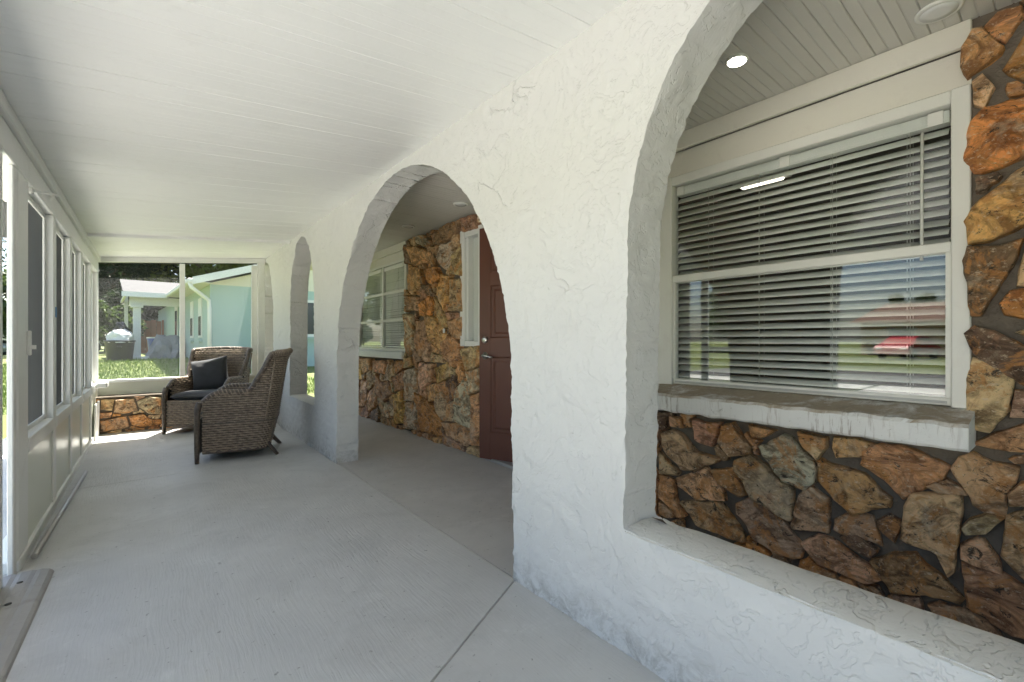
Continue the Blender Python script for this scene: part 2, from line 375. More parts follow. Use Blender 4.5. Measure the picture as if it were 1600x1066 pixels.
# ------------------------------------------------------------------ porch floor: slabs with open joints
floor=tag(empty('floor'),kind='structure')
def slab(poly,z,mt,th=.12,ch=.005):
    n=len(poly); V=[(x,y,z-th) for x,y in poly]+[(x,y,z) for x,y in poly]
    # chamfered rim
    cx=sum(p[0] for p in poly)/n; cy=sum(p[1] for p in poly)/n
    m=MB(); ins=[]
    for x,y in poly:
        d=Vector((cx-x,cy-y)); d.normalize(); ins.append((x+d.x*ch*1.2,y+d.y*ch*1.2))
    V=[(x,y,z-th) for x,y in poly]+[(x,y,z-ch) for x,y in poly]+[(x,y,z) for x,y in ins]
    F=[tuple(range(n))[::-1],tuple(range(2*n,3*n))]
    for i in range(n):
        j=(i+1)%n; F.append((i,j,n+j,n+i)); F.append((n+i,n+j,2*n+j,2*n+i))
    return m.add(V,F).build('slab',mt,floor)
g=.003
slab([(-.9,4.41),(XW-.0,4.43),(XW+.02,YE+.5),(-.9,YE+.5)],0,M['slab'],ch=.0025)
slab([(-.9,.42),(XW+.01,1.53),(XW,4.43-g*1.8),(-.9,4.41-g*2.2)],0,M['slab'],ch=.0025)
slab([(-.9,Y0),(XW+.02,Y0),(XW+.02,1.53-g*1.5),(-.9,.42-g*1.5)],0,M['slab'],ch=.0025)
slab([(XW+.0205,Y0),(XH+.6,Y0),(XH+.6,YE+.5),(XW+.0205,YE+.5)],-.003,M['slab_in'],ch=.0008)
bxo('joint_filler',M['slab_in'],floor,-.88,XH+.5,Y0+.01,YE+.48,-.10,-.007)

# ------------------------------------------------------------------ stucco arcade wall
def arch_poly(yc,a,base,zs,b,n=30,foot=0.02):
    """closed opening outline (y,z), base up the near side, over the arch, down the far side"""
    pts=[]
    pts.append((yc-a-foot,base)); 
    for k in range(1,5): 
        t=k/5; pts.append((yc-a-foot*(1-t),base+(zs-base)*t))
    for k in range(n+1):
        an=math.pi*(1-k/n); pts.append((yc+a*math.cos(an),zs+b*math.sin(an)))
    for k in range(1,5):
        t=1-k/5; pts.append((yc+a+foot*(1-t),base+(zs-base)*t))
    pts.append((yc+a+foot,base)); return pts
ARCHES=[(.32,.60,.414,1.383,.755,True),(2.73,1.19,-.02,.85,1.295,False),(5.095,.475,.425,1.42,.735,True),(6.965,.475,.425,1.40,.735,True)]
arc=tag(empty('arcade_wall',(0,0,0)),'white rough stucco wall with four arched openings along the porch','wall')
def densify(pts,d=.03):
    out=[]
    for i,p in enumerate(pts):
        q=pts[(i+1)%len(pts)]; L=math.hypot(q[0]-p[0],q[1]-p[1]); n=max(1,int(L/d))
        for k in range(n): out.append((p[0]+(q[0]-p[0])*k/n,p[1]+(q[1]-p[1])*k/n))
    return out
def relief(y,z,x=0.0):
    """trowelled plaster: overlapping plates with torn, lipped edges (metres)"""
    w=Vector((y,z,x)); w=w+Vector((mnoise.noise(w*2.1),mnoise.noise(w*2.1+Vector((9,0,0))),0))*.16+Vector((mnoise.noise(w*7+Vector((4,4,4))),mnoise.noise(w*7+Vector((0,7,7))),0))*.035
    h=0.0
    for sc,thr,st,lip,of in ((3.0,.16,.0022,.0034,0),(5.2,.16,.0026,.0042,31),(9.5,.18,.0026,.0036,57),(15,.2,.0018,.0028,83)):
        n=mnoise.noise(w*sc+Vector((of,of*.5,0)))-thr
        t=max(0.0,min(1.0,n/.05+.5)); h+=st*t+lip*math.exp(-((n-.02)/.022)**2)*(.4+.6*max(0,mnoise.noise(w*3.3+Vector((of,1,1)))+.35))
    return h+.0012*mnoise.noise(w*5)+.0022*mnoise.noise(w*24)+.0012*mnoise.noise(w*55)
def arcade():
    ztop=2.30
    ys=list(np.arange(Y0,-.12,.06))+list(np.arange(-.12,3.3,.0115))+list(np.arange(3.3,7.9,.021))+[7.9]
    zs=list(np.arange(-.02,ztop,.0125))+[ztop]
    outs=[]
    for k,a in enumerate(ARCHES):
        base=a[2] if a[5] else -.5
        o=densify(arch_poly(a[0],a[1],base,a[3],a[4],n=60),.004)
        o=[(y+.0035*mnoise.noise(Vector((y*7,z*7,k)))+.0045*mnoise.noise(Vector((y*38,z*38,k+5))),z+.0035*mnoise.noise(Vector((y*7,z*7,k+9)))+.004*mnoise.noise(Vector((z*38,y*38,k)))) for y,z in o]
        outs.append(np.array(o))
    YY,ZZ=np.meshgrid(ys,zs,indexing='ij'); ins=np.full(YY.shape,-1)
    for k,P in enumerate(outs):
        c=np.zeros(YY.shape,bool)
        for i in range(len(P)):
            x1,y1=P[i]; x2,y2=P[(i+1)%len(P)]
            if y1==y2: continue
            c^=((y1>ZZ)!=(y2>ZZ))&(YY<(x2-x1)*(ZZ-y1)/(y2-y1)+x1)
        ins[c]=k
    ny,nz=YY.shape; out=ins>=0
    cell=~(out[:-1,:-1]&out[1:,:-1]&out[1:,1:]&out[:-1,1:])
    # snap the opening-side corners of border cells to the outline
    for i in range(ny):
        for j in range(nz):
            if not out[i,j]: continue
            i0,i1,j0,j1=max(0,i-1),min(ny-1,i+1),max(0,j-1),min(nz-1,j+1)
            if out[i0:i1+1,j0:j1+1].all(): continue
            P=outs[ins[i,j]]; d=(P[:,0]-YY[i,j])**2+(P[:,1]-ZZ[i,j])**2; q=P[np.argmin(d)]
            if zs[j]<=-.019: YY[i,j]=P[np.argmin((P[:,0]-YY[i,j])**2+(P[:,1]+.02)**2)][0]
            else: YY[i,j],ZZ[i,j]=q
    bm=bmesh.new(); vid={}
    def vert(i,j):
        if (i,j) not in vid:
            y,z=float(YY[i,j]),float(ZZ[i,j]); h=relief(y,z) if (y>-.15) else 0.0
            vid[(i,j)]=bm.verts.new((XW+.006-h,y,z))
        return vid[(i,j)]
    for i in range(ny-1):
        for j in range(nz-1):
            if cell[i,j]:
                q=[vert(i,j),vert(i+1,j),vert(i+1,j+1),vert(i,j+1)]; f=bm.faces.new(q); f.smooth=True
    # reveals: rows from the front border through the wall to the back face, roughened
    TS=(.0,.05,.13,.22,.32,.42,.52,.62,.72,.82,.90,.96,1.0); ctr=[(a[0],a[3]) for a in ARCHES]; rid={}
    def rvert(i,j,t):
        if t==0: return vert(i,j)
        if (i,j,t) not in rid:
            y,z=float(YY[i,j]),float(ZZ[i,j]); x=XW+TH*TS[t]; p=Vector((x,y,z))
            if out[i,j] and z>-.019:
                c=ctr[ins[i,j]]; d=Vector((0,c[0]-y,(c[1]-z) if z>c[1] else 0))
                if z<c[1] and abs(c[0]-y)<.9*ARCHES[ins[i,j]][1] and ARCHES[ins[i,j]][5]: d=Vector((0,0,0)); p.z-=.006
                if d.length>1e-6:
                    d.normalize(); per=z if abs(d.y)>.7 else y
                    p+=d*(.004*mnoise.noise(p*9)+.005*(abs(mnoise.noise(p*21))-.2)+.003*mnoise.noise(p*47))
            rid[(i,j,t)]=bm.verts.new(p)
        return rid[(i,j,t)]
    border=set()
    L=len(TS)-1; back={}
    def bvert(i,j):
        if (i,j,L) in rid: return rid[(i,j,L)]
        if (i,j) not in back: back[(i,j)]=bm.verts.new((XW+TH,float(YY[i,j]),float(ZZ[i,j])))
        return back[(i,j)]
    def solid(i,j): return 0<=i<ny-1 and 0<=j<nz-1 and cell[i,j]
    quads=[]
    for i in range(ny-1):
        for j in range(nz-1):
            if not cell[i,j]: continue
            for (p,q,nb) in (((i,j),(i+1,j),(i,j-1)),((i+1,j),(i+1,j+1),(i+1,j)),((i+1,j+1),(i,j+1),(i,j+1)),((i,j+1),(i,j),(i-1,j))):
                if not solid(*nb): quads.append((p,q))
    for p,q in quads:
        for t in range(L):
            f=bm.faces.new((rvert(*q,t),rvert(*p,t),rvert(*p,t+1),rvert(*q,t+1))); f.smooth=True
        for t in (0,L):
            e=bm.edges.get((rvert(*p,t),rvert(*q,t)))
            if e: e.smooth=False
    for i in range(ny-1):
        for j in range(nz-1):
            if cell[i,j]: f=bm.faces.new((bvert(i,j+1),bvert(i+1,j+1),bvert(i+1,j),bvert(i,j))); f.smooth=True
    bmesh.ops.recalc_face_normals(bm,faces=bm.faces[:])
    me=bpy.data.meshes.new('wall_body'); bm.to_mesh(me); bm.free()
    me.materials.append(M['stucco']); o=link(bpy.data.objects.new('wall_body',me)); o.parent=arc
arcade()
# worn cap on the sills of the window arches
for i,a in enumerate(ARCHES):
    if not a[5]: continue
    y0=a[0]-a[1]-.012; y1=a[0]+a[1]+.012; m=MB(); n=40; V=[];F=[]
    for k in range(n+1):
        y=y0+(y1-y0)*k/n
        for t,xx in enumerate((XW-.002,XW+.03,XW+.1,XW+TH-.03,XW+TH+.002)):
            z=a[2]+.008+.004*mnoise.noise(Vector((y*14,xx*22,i)))-(.012 if t in(0,4) else 0); V.append((xx+.003*mnoise.noise(Vector((y*20,t,1))),y,z))
    for k in range(n):
        for t in range(4): F.append((k*5+t,k*5+t+1,(k+1)*5+t+1,(k+1)*5+t))
    m.add(V,F,True).build('sill',M['stucco_sill'],arc)

# ------------------------------------------------------------------ ceilings: one board per object
def board_mesh(length,width=.083,name='board',cut=1.0):
    h=.012; w=width; gr=.0022*cut
    # cross-section in y,z (bottom edge has chamfers and a centre bead)
    prof=[(0,h),(0,.004*cut),(.003*cut,0),(w/2-gr*1.6,0),(w/2-gr*.6,.0028*cut),(w/2+gr*.6,.0028*cut),(w/2+gr*1.6,0),(w-.003*cut,0),(w,.004*cut),(w,h)]
    n=len(prof); V=[(0,y,z) for y,z in prof]+[(length,y,z) for y,z in prof]
    F=[tuple(range(n)),tuple(range(n,2*n))[::-1]]+[(i,n+i,n+(i+1)%n,(i+1)%n) for i in range(n)]
    return MB().add(V,F).mesh(name)
pc=tag(empty('ceiling'),kind='structure')
bme=board_mesh(XW-(-.60)+.06,width=.0835,cut=.32); bme.materials.append(M['ceil'])
pitch=.0838; nb=int((YE+.12-Y0)/pitch); slope=math.atan(.1)
for i in range(nb):
    o=link(bpy.data.objects.new('board',bme)); o.parent=pc; o.location=(-.60,Y0+i*pitch,ceil_z(-.60)+.0012*math.sin(i*2.7)); o.rotation_euler=(0,-slope,0)
wc=tag(empty('walkway_ceiling'),kind='structure')
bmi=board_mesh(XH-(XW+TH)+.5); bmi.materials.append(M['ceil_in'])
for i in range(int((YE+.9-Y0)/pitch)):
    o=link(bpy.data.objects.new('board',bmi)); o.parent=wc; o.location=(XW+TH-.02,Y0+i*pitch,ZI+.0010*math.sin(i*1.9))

# ------------------------------------------------------------------ stone facing
PAL=dict(o=(.62,.35,.165),t=(.58,.41,.235),p=(.60,.355,.22),v=(.50,.37,.19),g=(.52,.44,.31),d=(.19,.115,.07),r=(.60,.28,.09),y=(.64,.40,.15),b=(.40,.25,.145),k=(.56,.36,.24))
class StoneField:
    def __init__(s,u0,u1,v0,v1,res=.006):
        s.u0,s.v0,s.res=u0,v0,res; s.nu=int((u1-u0)/res); s.nv=int((v1-v0)/res); s.occ=np.zeros((s.nu,s.nv),bool); s.list=[]
    def inside(s,poly,grow=0.0):
        P=np.array(poly); c=P.mean(0)
        if grow:
            d=P-c; L=np.linalg.norm(d,axis=1,keepdims=True)+1e-9; P=c+d*(1+grow/L)
        i0,i1=[int(np.clip((q-s.u0)/s.res,0,s.nu)) for q in (P[:,0].min()-.01,P[:,0].max()+.01)]
        j0,j1=[int(np.clip((q-s.v0)/s.res,0,s.nv)) for q in (P[:,1].min()-.01,P[:,1].max()+.01)]
        if i1<=i0 or j1<=j0: return None
        U,Vv=np.meshgrid(s.u0+(np.arange(i0,i1)+.5)*s.res,s.v0+(np.arange(j0,j1)+.5)*s.res,indexing='ij')
        ins=np.zeros(U.shape,bool); n=len(P)
        for k in range(n):
            x1,y1=P[k]; x2,y2=P[(k+1)%n]
            if y1==y2: continue
            c1=((y1>Vv)!=(y2>Vv))&(U<(x2-x1)*(Vv-y1)/(y2-y1)+x1); ins^=c1
        return i0,i1,j0,j1,ins
    def block(s,poly,grow=0.0):
        r=s.inside(poly,grow)
        if r: i0,i1,j0,j1,ins=r; s.occ[i0:i1,j0:j1]|=ins
    def add(s,poly,col,gap): s.list.append((poly,col)); s.block(poly,gap)
    def fill(s,passes,aniso,ang,gap,cols,seed=1,limit=400):
        rr=random.Random(seed); A=18
        for rmin,rmax,tries in passes:
            free=np.argwhere(~s.occ)
            if len(free)==0: return
            idx=np.random.default_rng(seed).permutation(len(free))[:tries]
            for q in idx:
                i,j=free[q]
                if s.occ[i,j]: continue
                u=s.u0+(i+.5)*s.res; v=s.v0+(j+.5)*s.res; an=ang+rr.uniform(-.35,.35); rad=[]
                sc=rr.uniform(.75,1.15)
                for k in range(A):
                    th=2*math.pi*k/A; c,sn=math.cos(th-an),math.sin(th-an)
                    rm=rmax*sc/math.sqrt((c/aniso)**2+(sn)**2)
                    st=np.arange(s.res,rm,s.res)
                    ii=((u+st*math.cos(th)-s.u0)/s.res).astype(int); jj=((v+st*math.sin(th)-s.v0)/s.res).astype(int)
                    out=(ii<0)|(jj<0)|(ii>=s.nu)|(jj>=s.nv); hit=out.copy()
                    ok=~out; hit[ok]=s.occ[ii[ok],jj[ok]]
                    h=np.argmax(hit) if hit.any() else len(st)
                    rad.append(max(.004,(h*s.res)-.002))
                if min(rad)<rmin*.45 or sorted(rad)[A//2]<rmin: continue
                rad=[min(rad[k],1.35*(rad[k-1]+rad[(k+1)%A])/2+.006) for k in range(A)]
                poly=[(u+rad[k]*math.cos(2*math.pi*k/A),v+rad[k]*math.sin(2*math.pi*k/A)) for k in range(A)]
                s.add(poly,rr.choice(cols),gap)
                if len(s.list)>=limit: return
    def build(s,fn,parent,prom,seed=3,shrink=1.0):
        rr=random.Random(seed)
        for poly,col in s.list:
            c=PAL[col]; f=rr.uniform(.8,1.2); c=(c[0]*f*rr.uniform(.93,1.07),c[1]*f*rr.uniform(.94,1.06),c[2]*f*rr.uniform(.9,1.1),1)
            o=stone_obj(poly,fn,rr.uniform(*prom),rr,parent); o.color=c
def stone_obj(poly,fn,prom,rr,parent):
    P=densify(poly,.020); n=len(P); sd=rr.uniform(0,90)
    cx=sum(p[0] for p in P)/n; cy=sum(p[1] for p in P)/n
    size=max(.04,math.sqrt(max(1e-5,abs(sum(P[i][0]*P[(i+1)%n][1]-P[(i+1)%n][0]*P[i][1] for i in range(n))/2))))
    Q=[]
    for (u,v) in P:
        k=.045*size
        Q.append((u+k*mnoise.noise(Vector((u*18,v*18,sd)))+.003*mnoise.noise(Vector((u*70,v*70,sd))),v+k*mnoise.noise(Vector((u*18,v*18,sd+7)))+.003*mnoise.noise(Vector((u*70,v*70,sd+2)))))
    tu,tv=rr.uniform(-.13,.13),rr.uniform(-.13,.13); ga=rr.uniform(-.6,.6)+.9; ca,sa=math.cos(ga),math.sin(ga)
    rings=[(1.0,-.03),(1.0,.50),(.97,.84),(.90,1.0),(.76,1.0),(.60,1.0),(.44,1.0),(.28,1.0),(.12,1.0)]
    V=[];F=[]; edge=min(1.0,size/.15)
    for sc,h in rings:
        for (u,v) in Q:
            uu=cx+(u-cx)*sc; vv=cy+(v-cy)*sc
            if h<0: d=-.03
            else:
                d=prom*h*(.75+.25*edge); a_=uu*ca+vv*sa; b_=-uu*sa+vv*ca
                nz=mnoise.noise(Vector((uu*9,vv*9,sd)))*.014+(abs(mnoise.noise(Vector((a_*9,b_*30,sd+3))))-.2)*-.020+mnoise.noise(Vector((uu*48,vv*48,sd+5)))*.005
                q=(mnoise.noise(Vector((a_*5,b_*11,sd+11)))+1)*3.0; fq=q-math.floor(q); stp=(math.floor(q)+min(1.0,fq*4))/3*.014
                d+=(nz+stp-.014)*(1 if h>.6 else .5)*edge+(tu*(uu-cx)+tv*(vv-cy))*.9
                d=max(d,.004)
            V.append(fn(uu,vv,d))
    V.append(fn(cx,cy,prom*1.02)); K=len(rings)
    cd=[V[(K-1)*n+i] for i in range(n)]; V[-1]=tuple(sum(c[k] for c in cd)/n for k in range(3))
    for r in range(K-1):
        for i in range(n): F.append((r*n+i,r*n+(i+1)%n,(r+1)*n+(i+1)%n,(r+1)*n+i))
    for i in range(n): F.append(((K-1)*n+i,(K-1)*n+(i+1)%n,K*n))
    return MB().add(V,F,False).build('stone',M['stone'],parent)

# traced outlines: (offset x, offset y, zoom) of the survey crop, then stones as colour + points
NEAR_A=(1030,640,4.1,[
('t',[(20,160),(95,130),(180,190),(240,270),(395,310),(330,345),(205,395),(140,380),(60,290),(20,220)]),
('p',[(220,60),(300,85),(405,80),(345,235),(290,225),(225,195)]),('p',[(70,40),(150,55),(160,115),(80,105)]),
('b',[(420,100),(480,85),(530,160),(600,240),(575,285),(470,300),(390,200)]),('o',[(585,95),(750,135),(660,185),(600,165)]),
('t',[(900,140),(1080,180),(1075,240),(1020,320),(930,230)]),('g',[(655,235),(700,215),(800,165),(860,190),(1010,350),(1000,455),(930,505),(800,455),(680,290)]),
('v',[(500,320),(590,295),(680,360),(860,520),(850,690),(830,705),(600,550),(500,380)]),('b',[(345,390),(500,370),(540,470),(560,545),(520,555),(390,470)]),
('p',[(230,400),(300,370),(400,490),(420,580),(250,580),(110,490),(110,440)]),('v',[(5,270),(70,340),(130,400),(115,425),(10,410)]),
('o',[(15,420),(95,450),(110,580),(170,680),(120,690),(70,620),(10,560)]),('p',[(5,590),(60,610),(110,690),(60,690),(10,670)]),
('v',[(150,590),(250,590),(400,600),(430,640),(545,800),(545,845),(380,800),(240,740)]),('k',[(495,610),(580,570),(770,670),(920,890),(905,940),(860,955),(620,830),(500,670)]),
('k',[(920,520),(975,495),(1080,570),(1090,640),(1080,780),(860,760),(850,740),(880,600)])])
NEAR_B=(1300,640,2.88,[
('o',[(10,120),(120,130),(200,160),(130,215),(20,215),(5,170)]),('o',[(140,190),(220,155),(300,165),(380,185),(520,260),(490,310),(345,395),(320,405),(240,320),(135,250)]),
('o',[(-65,235),(-40,220),(0,245),(90,265),(150,290),(260,400),(260,435),(100,465),(20,400),(-60,320)]),('b',[(425,345),(520,310),(600,360),(610,385),(480,375)]),
('p',[(535,265),(570,220),(640,195),(720,235),(845,265),(820,340),(780,390),(785,490),(690,460),(640,430),(620,380)]),
('v',[(325,440),(360,385),(450,380),(580,385),(590,430),(575,560),(545,720),(520,740),(470,650),(315,575)]),('t',[(585,530),(620,490),(700,470),(775,490),(690,555),(600,560)]),
('k',[(580,610),(650,575),(690,585),(760,690),(765,735),(640,700),(580,670)]),('t',[(790,490),(864,460),(960,480),(980,700),(940,800),(864,775),(755,660),(770,570)]),
('p',[(790,380),(850,330),(930,310),(930,440),(800,430)]),('b',[(590,690),(640,710),(770,745),(864,800),(960,860),(960,1050),(800,1000),(610,890)]),
('k',[(15,490),(80,465),(180,480),(205,560),(220,620),(190,600),(40,560),(10,540)]),('d',[(35,570),(100,555),(215,635),(180,665),(80,620)]),('d',[(205,500),(260,470),(320,510),(280,600),(210,540)]),
('k',[(-130,600),(-60,570),(0,580),(100,660),(220,730),(225,760),(150,775),(30,730),(-60,690)]),('b',[(185,680),(280,650),(380,650),(420,700),(480,740),(580,850),(560,880),(420,830),(270,820),(230,760)])])
NEAR_C=(0,0,1,[
('o',[(1538,43),(1559,21),(1596,11),(1598,26),(1570,62),(1549,58)]),('o',[(1503,80),(1512,67),(1520,52),(1536,48),(1549,62),(1566,75),(1563,84),(1544,99),(1510,118),(1501,101)]),
('r',[(1568,105),(1585,82),(1600,56),(1640,40),(1640,130),(1592,122),(1577,113)]),('t',[(1519,128),(1534,116),(1554,136),(1538,167),(1523,163)]),
('r',[(1507,252),(1517,194),(1538,170),(1600,155),(1650,145),(1650,225),(1554,263),(1523,267)]),('y',[(1510,345),(1530,315),(1600,262),(1650,240),(1650,330),(1600,350),(1545,375),(1515,380)]),
('d',[(1508,410),(1515,388),(1560,388),(1598,375),(1590,400),(1560,450),(1535,490),(1518,490)]),('r',[(1562,475),(1580,455),(1620,450),(1620,500),(1570,492)]),
('d',[(1510,525),(1525,510),(1555,520),(1620,550),(1620,610),(1570,585),(1530,560)]),('t',[(1510,595),(1520,562),(1550,572),(1582,595),(1575,640),(1545,672),(1514,665)]),
('o',[(1522,692),(1560,675),(1600,665),(1640,680),(1640,705),(1580,706)]),('t',[(1606,372),(1660,345),(1660,440),(1590,445)]),('k',[(1588,610),(1640,615),(1640,655),(1580,650)])])
MID=(540,330,2.6,[
('g',[(283,92),(318,72),(346,120),(338,152),(300,134)]),('g',[(370,190),(388,143),(432,126),(438,190),(412,240),(383,222)]),('b',[(347,100),(400,60),(470,32),(472,60),(424,112),(360,140)]),('b',[(478,28),(530,8),(541,70),(482,86)]),
('o',[(262,148),(300,146),(352,168),(352,205),(280,222)]),('v',[(438,180),(474,128),(476,262),(432,256)]),('o',[(250,215),(302,236),(308,300),(272,342),(250,312)]),('r',[(312,238),(370,228),(390,268),(352,298),(330,290)]),
('y',[(384,256),(424,266),(428,330),(402,404),(368,340)]),('d',[(313,302),(350,300),(366,342),(335,347)]),('v',[(430,276),(472,276),(477,404),(424,404)]),('r',[(303,375),(340,346),(357,370),(337,434),(304,424)]),
('t',[(252,345),(301,349),(301,404),(258,404)]),('g',[(248,418),(277,428),(282,562),(256,594),(246,520)]),('b',[(287,446),(330,438),(337,540),(311,586),(284,540)]),('y',[(334,428),(362,428),(402,478),(428,520),(396,574),(343,520)]),
('o',[(399,540),(430,503),(467,538),(462,628),(440,634),(408,592)]),('b',[(426,450),(476,430),(476,522),(440,512)]),('v',[(352,345),(400,408),(424,472),(396,472),(358,420)]),('g',[(243,648),(282,636),(293,700),(287,764),(243,772)]),
('k',[(298,616),(336,621),(343,690),(315,734),(295,680)]),('t',[(343,572),(402,592),(404,617),(348,612)]),('y',[(358,638),(412,618),(408,682),(370,702)]),('y',[(328,710),(368,700),(373,764),(340,774)]),('d',[(413,690),(457,663),(453,750),(413,783)]),
('g',[(450,740),(482,688),(508,800),(508,892),(438,852)]),('r',[(288,742),(340,773),(388,850),(388,918),(300,892)]),('b',[(393,858),(450,863),(512,890),(507,953),(418,912)]),('t',[(470,560),(546,547),(546,622),(490,652)]),('g',[(495,652),(546,640),(549,722),(515,742)]),
('o',[(515,750),(549,740),(549,952),(512,946)]),('o',[(62,600),(107,600),(107,642),(70,662)]),('o',[(110,608),(172,608),(162,662),(120,652)]),('p',[(88,740),(127,698),(127,792),(93,812)]),('b',[(130,658),(150,698),(182,688),(193,740),(160,772),(128,740)]),
('g',[(165,778),(197,800),(192,842),(153,832)]),('y',[(200,748),(232,728),(232,862),(205,862)]),('b',[(195,678),(240,648),(240,722),(205,732)]),('g',[(238,780),(287,768),(287,884),(240,882)]),('k',[(62,690),(90,688),(80,792),(60,792)])])

house=tag(empty('house',(0,0,0)),'house front faced in brown ledge stone behind the arches','house')
W1=(.22,1.56,.74,1.99)    # near window casing: y0,y1,z0,z1
W2=(4.86,6.45,.84,2.03)
SL=(3.30,3.66,1.0,2.10)   # sidelight
DOOR=(2.34,3.30)          # door opening
def wall_face(u,v,d): return (XH-d,u,v)
def wall_core():
    # mortar backing built as butted blocks round the openings
    m=MB(); x0,x1=XH,XH+.26
    def b(y0,y1,z0,z1): m.box(x0+(.018 if y0>=SL[0]-.01 else 0),x1,y0,y1,z0,z1)
    b(Y0,W1[0],-.02,2.30); b(W1[0],W1[1],-.02,W1[2]); b(W1[0],W1[1],2.13,2.30)
    b(W1[1],DOOR[0],-.02,2.30); b(DOOR[0],DOOR[1],2.12,2.30); b(SL[0],SL[1],-.02,SL[2]); b(SL[0],SL[1],SL[3],2.30)
    b(SL[1],W2[0],-.02,2.30); b(W2[0],W2[1],-.02,W2[2]); b(W2[0],W2[1],2.14,2.30); b(W2[1],YE+.1,-.02,2.30)
    return m.build('wall',M['mortar'],house)
wall=wall_core()
sf=StoneField(Y0,YE+.1,0.0,ZI)
# openings and the strips of trim round them
for r in ((W1[0]-.005,W1[1]+.02,W1[2]-.09,ZI+.1),(W2[0]-.005,W2[1]+.01,W2[2]-.02,ZI+.1),(DOOR[0]-.06,SL[0],0,2.15),(SL[0]-.02,SL[1]+.012,SL[2]-.004,SL[3]+.012)):
    i0=max(0,int((r[0]-sf.u0)/sf.res)); i1=int((r[1]-sf.u0)/sf.res); j0=max(0,int((r[2])/sf.res)); j1=int(r[3]/sf.res); sf.occ[i0:i1,j0:j1]=True
for crop in (NEAR_A,NEAR_B,NEAR_C,MID):
    ox,oy,zm,L=crop
    for c,pts in L:
        poly=[]
        for x,y in pts:
            q=hit_x(ox+x/zm,oy+y/zm,XH-.02); poly.append((q[0],min(max(q[1],.008),ZI-.012)))
        if crop is not MID:
            kk=1.09 if crop is NEAR_C else 1.05; cx=sum(p[0] for p in poly)/len(poly); cy=sum(p[1] for p in poly)/len(poly); poly=[(cx+(p[0]-cx)*kk,cy+(p[1]-cy)*kk) for p in poly]
        if crop is MID:
            cx=sum(p[0] for p in poly)/len(poly); cy=sum(p[1] for p in poly)/len(poly); poly=[(cx+(p[0]-cx)*1.03,cy+(p[1]-cy)*1.03) for p in poly]
            if max(p[1] for p in poly)>2.14 or True: poly=[(p[0],min(p[1],ZI-.012)) for p in poly]
        sf.add([(p[0],min(max(p[1],.008),ZI-.012)) for p in poly],c,.012 if crop is MID else .007)
sf.fill([(.10,.17,900),(.06,.13,1200),(.034,.09,1800)],1.5,R(60),.008,'ottpvgkbbrydv',seed=5,limit=235)
sf.fill([(.020,.05,3500)],1.4,R(60),.008,'okbbd',seed=8,limit=296)
sf.build(wall_face,wall,(.026,.058))

# low stone wall at the end of the porch
lw=tag(empty('stone_wall',(0,6.85,0)),'low wall of brown stones under the far screen','wall')
core=MB().box(XL-.05,XW-.003,6.85,7.10,-.02,.40).build('wall_core',M['mortar'],lw); core.location=(0,-6.85,0)
s2=StoneField(XL-.03,XW-.005,0.0,.405)
E1=(120,370,3.23,[('b',[(80,822),(118,822),(108,880),(80,885)]),('t',[(122,822),(190,820),(178,878),(120,873)]),('t',[(195,822),(290,817),(308,878),(240,893),(184,888)]),('g',[(303,832),(370,806),(425,812),(430,896),(370,896),(312,860)]),
('o',[(80,892),(178,887),(170,912),(80,922)]),('b',[(114,932),(200,912),(252,903),(266,962),(122,986)]),('r',[(262,903),(330,892),(375,922),(430,922),(435,948),(330,962),(277,948)]),('b',[(78,930),(108,930),(108,984),(80,990)])])
for c,pts in E1[3]:
    poly=[]
    for x,y in pts:
        q=hit_y(E1[0]+x/E1[2],E1[1]+y/E1[2],6.83); poly.append((min(max(q[0],XL-.02),XW-.02),min(max(q[1],.01),.40)))
    s2.add(poly,c,.008)
s2.fill([(.07,.12,500),(.04,.08,700),(.022,.05,900)],1.6,R(10),.008,'otbgrvy',seed=9)
s2.build(lambda u,v,d:(u,6.85-d,v),core,(.02,.035),seed=12)
cap=MB(); n=30
for k in range(n):
    pass
bxo('wall_cap',M['mortar'],lw,XL-.05,XW-.003,-.015,.25,.401,.418,bev=.006)

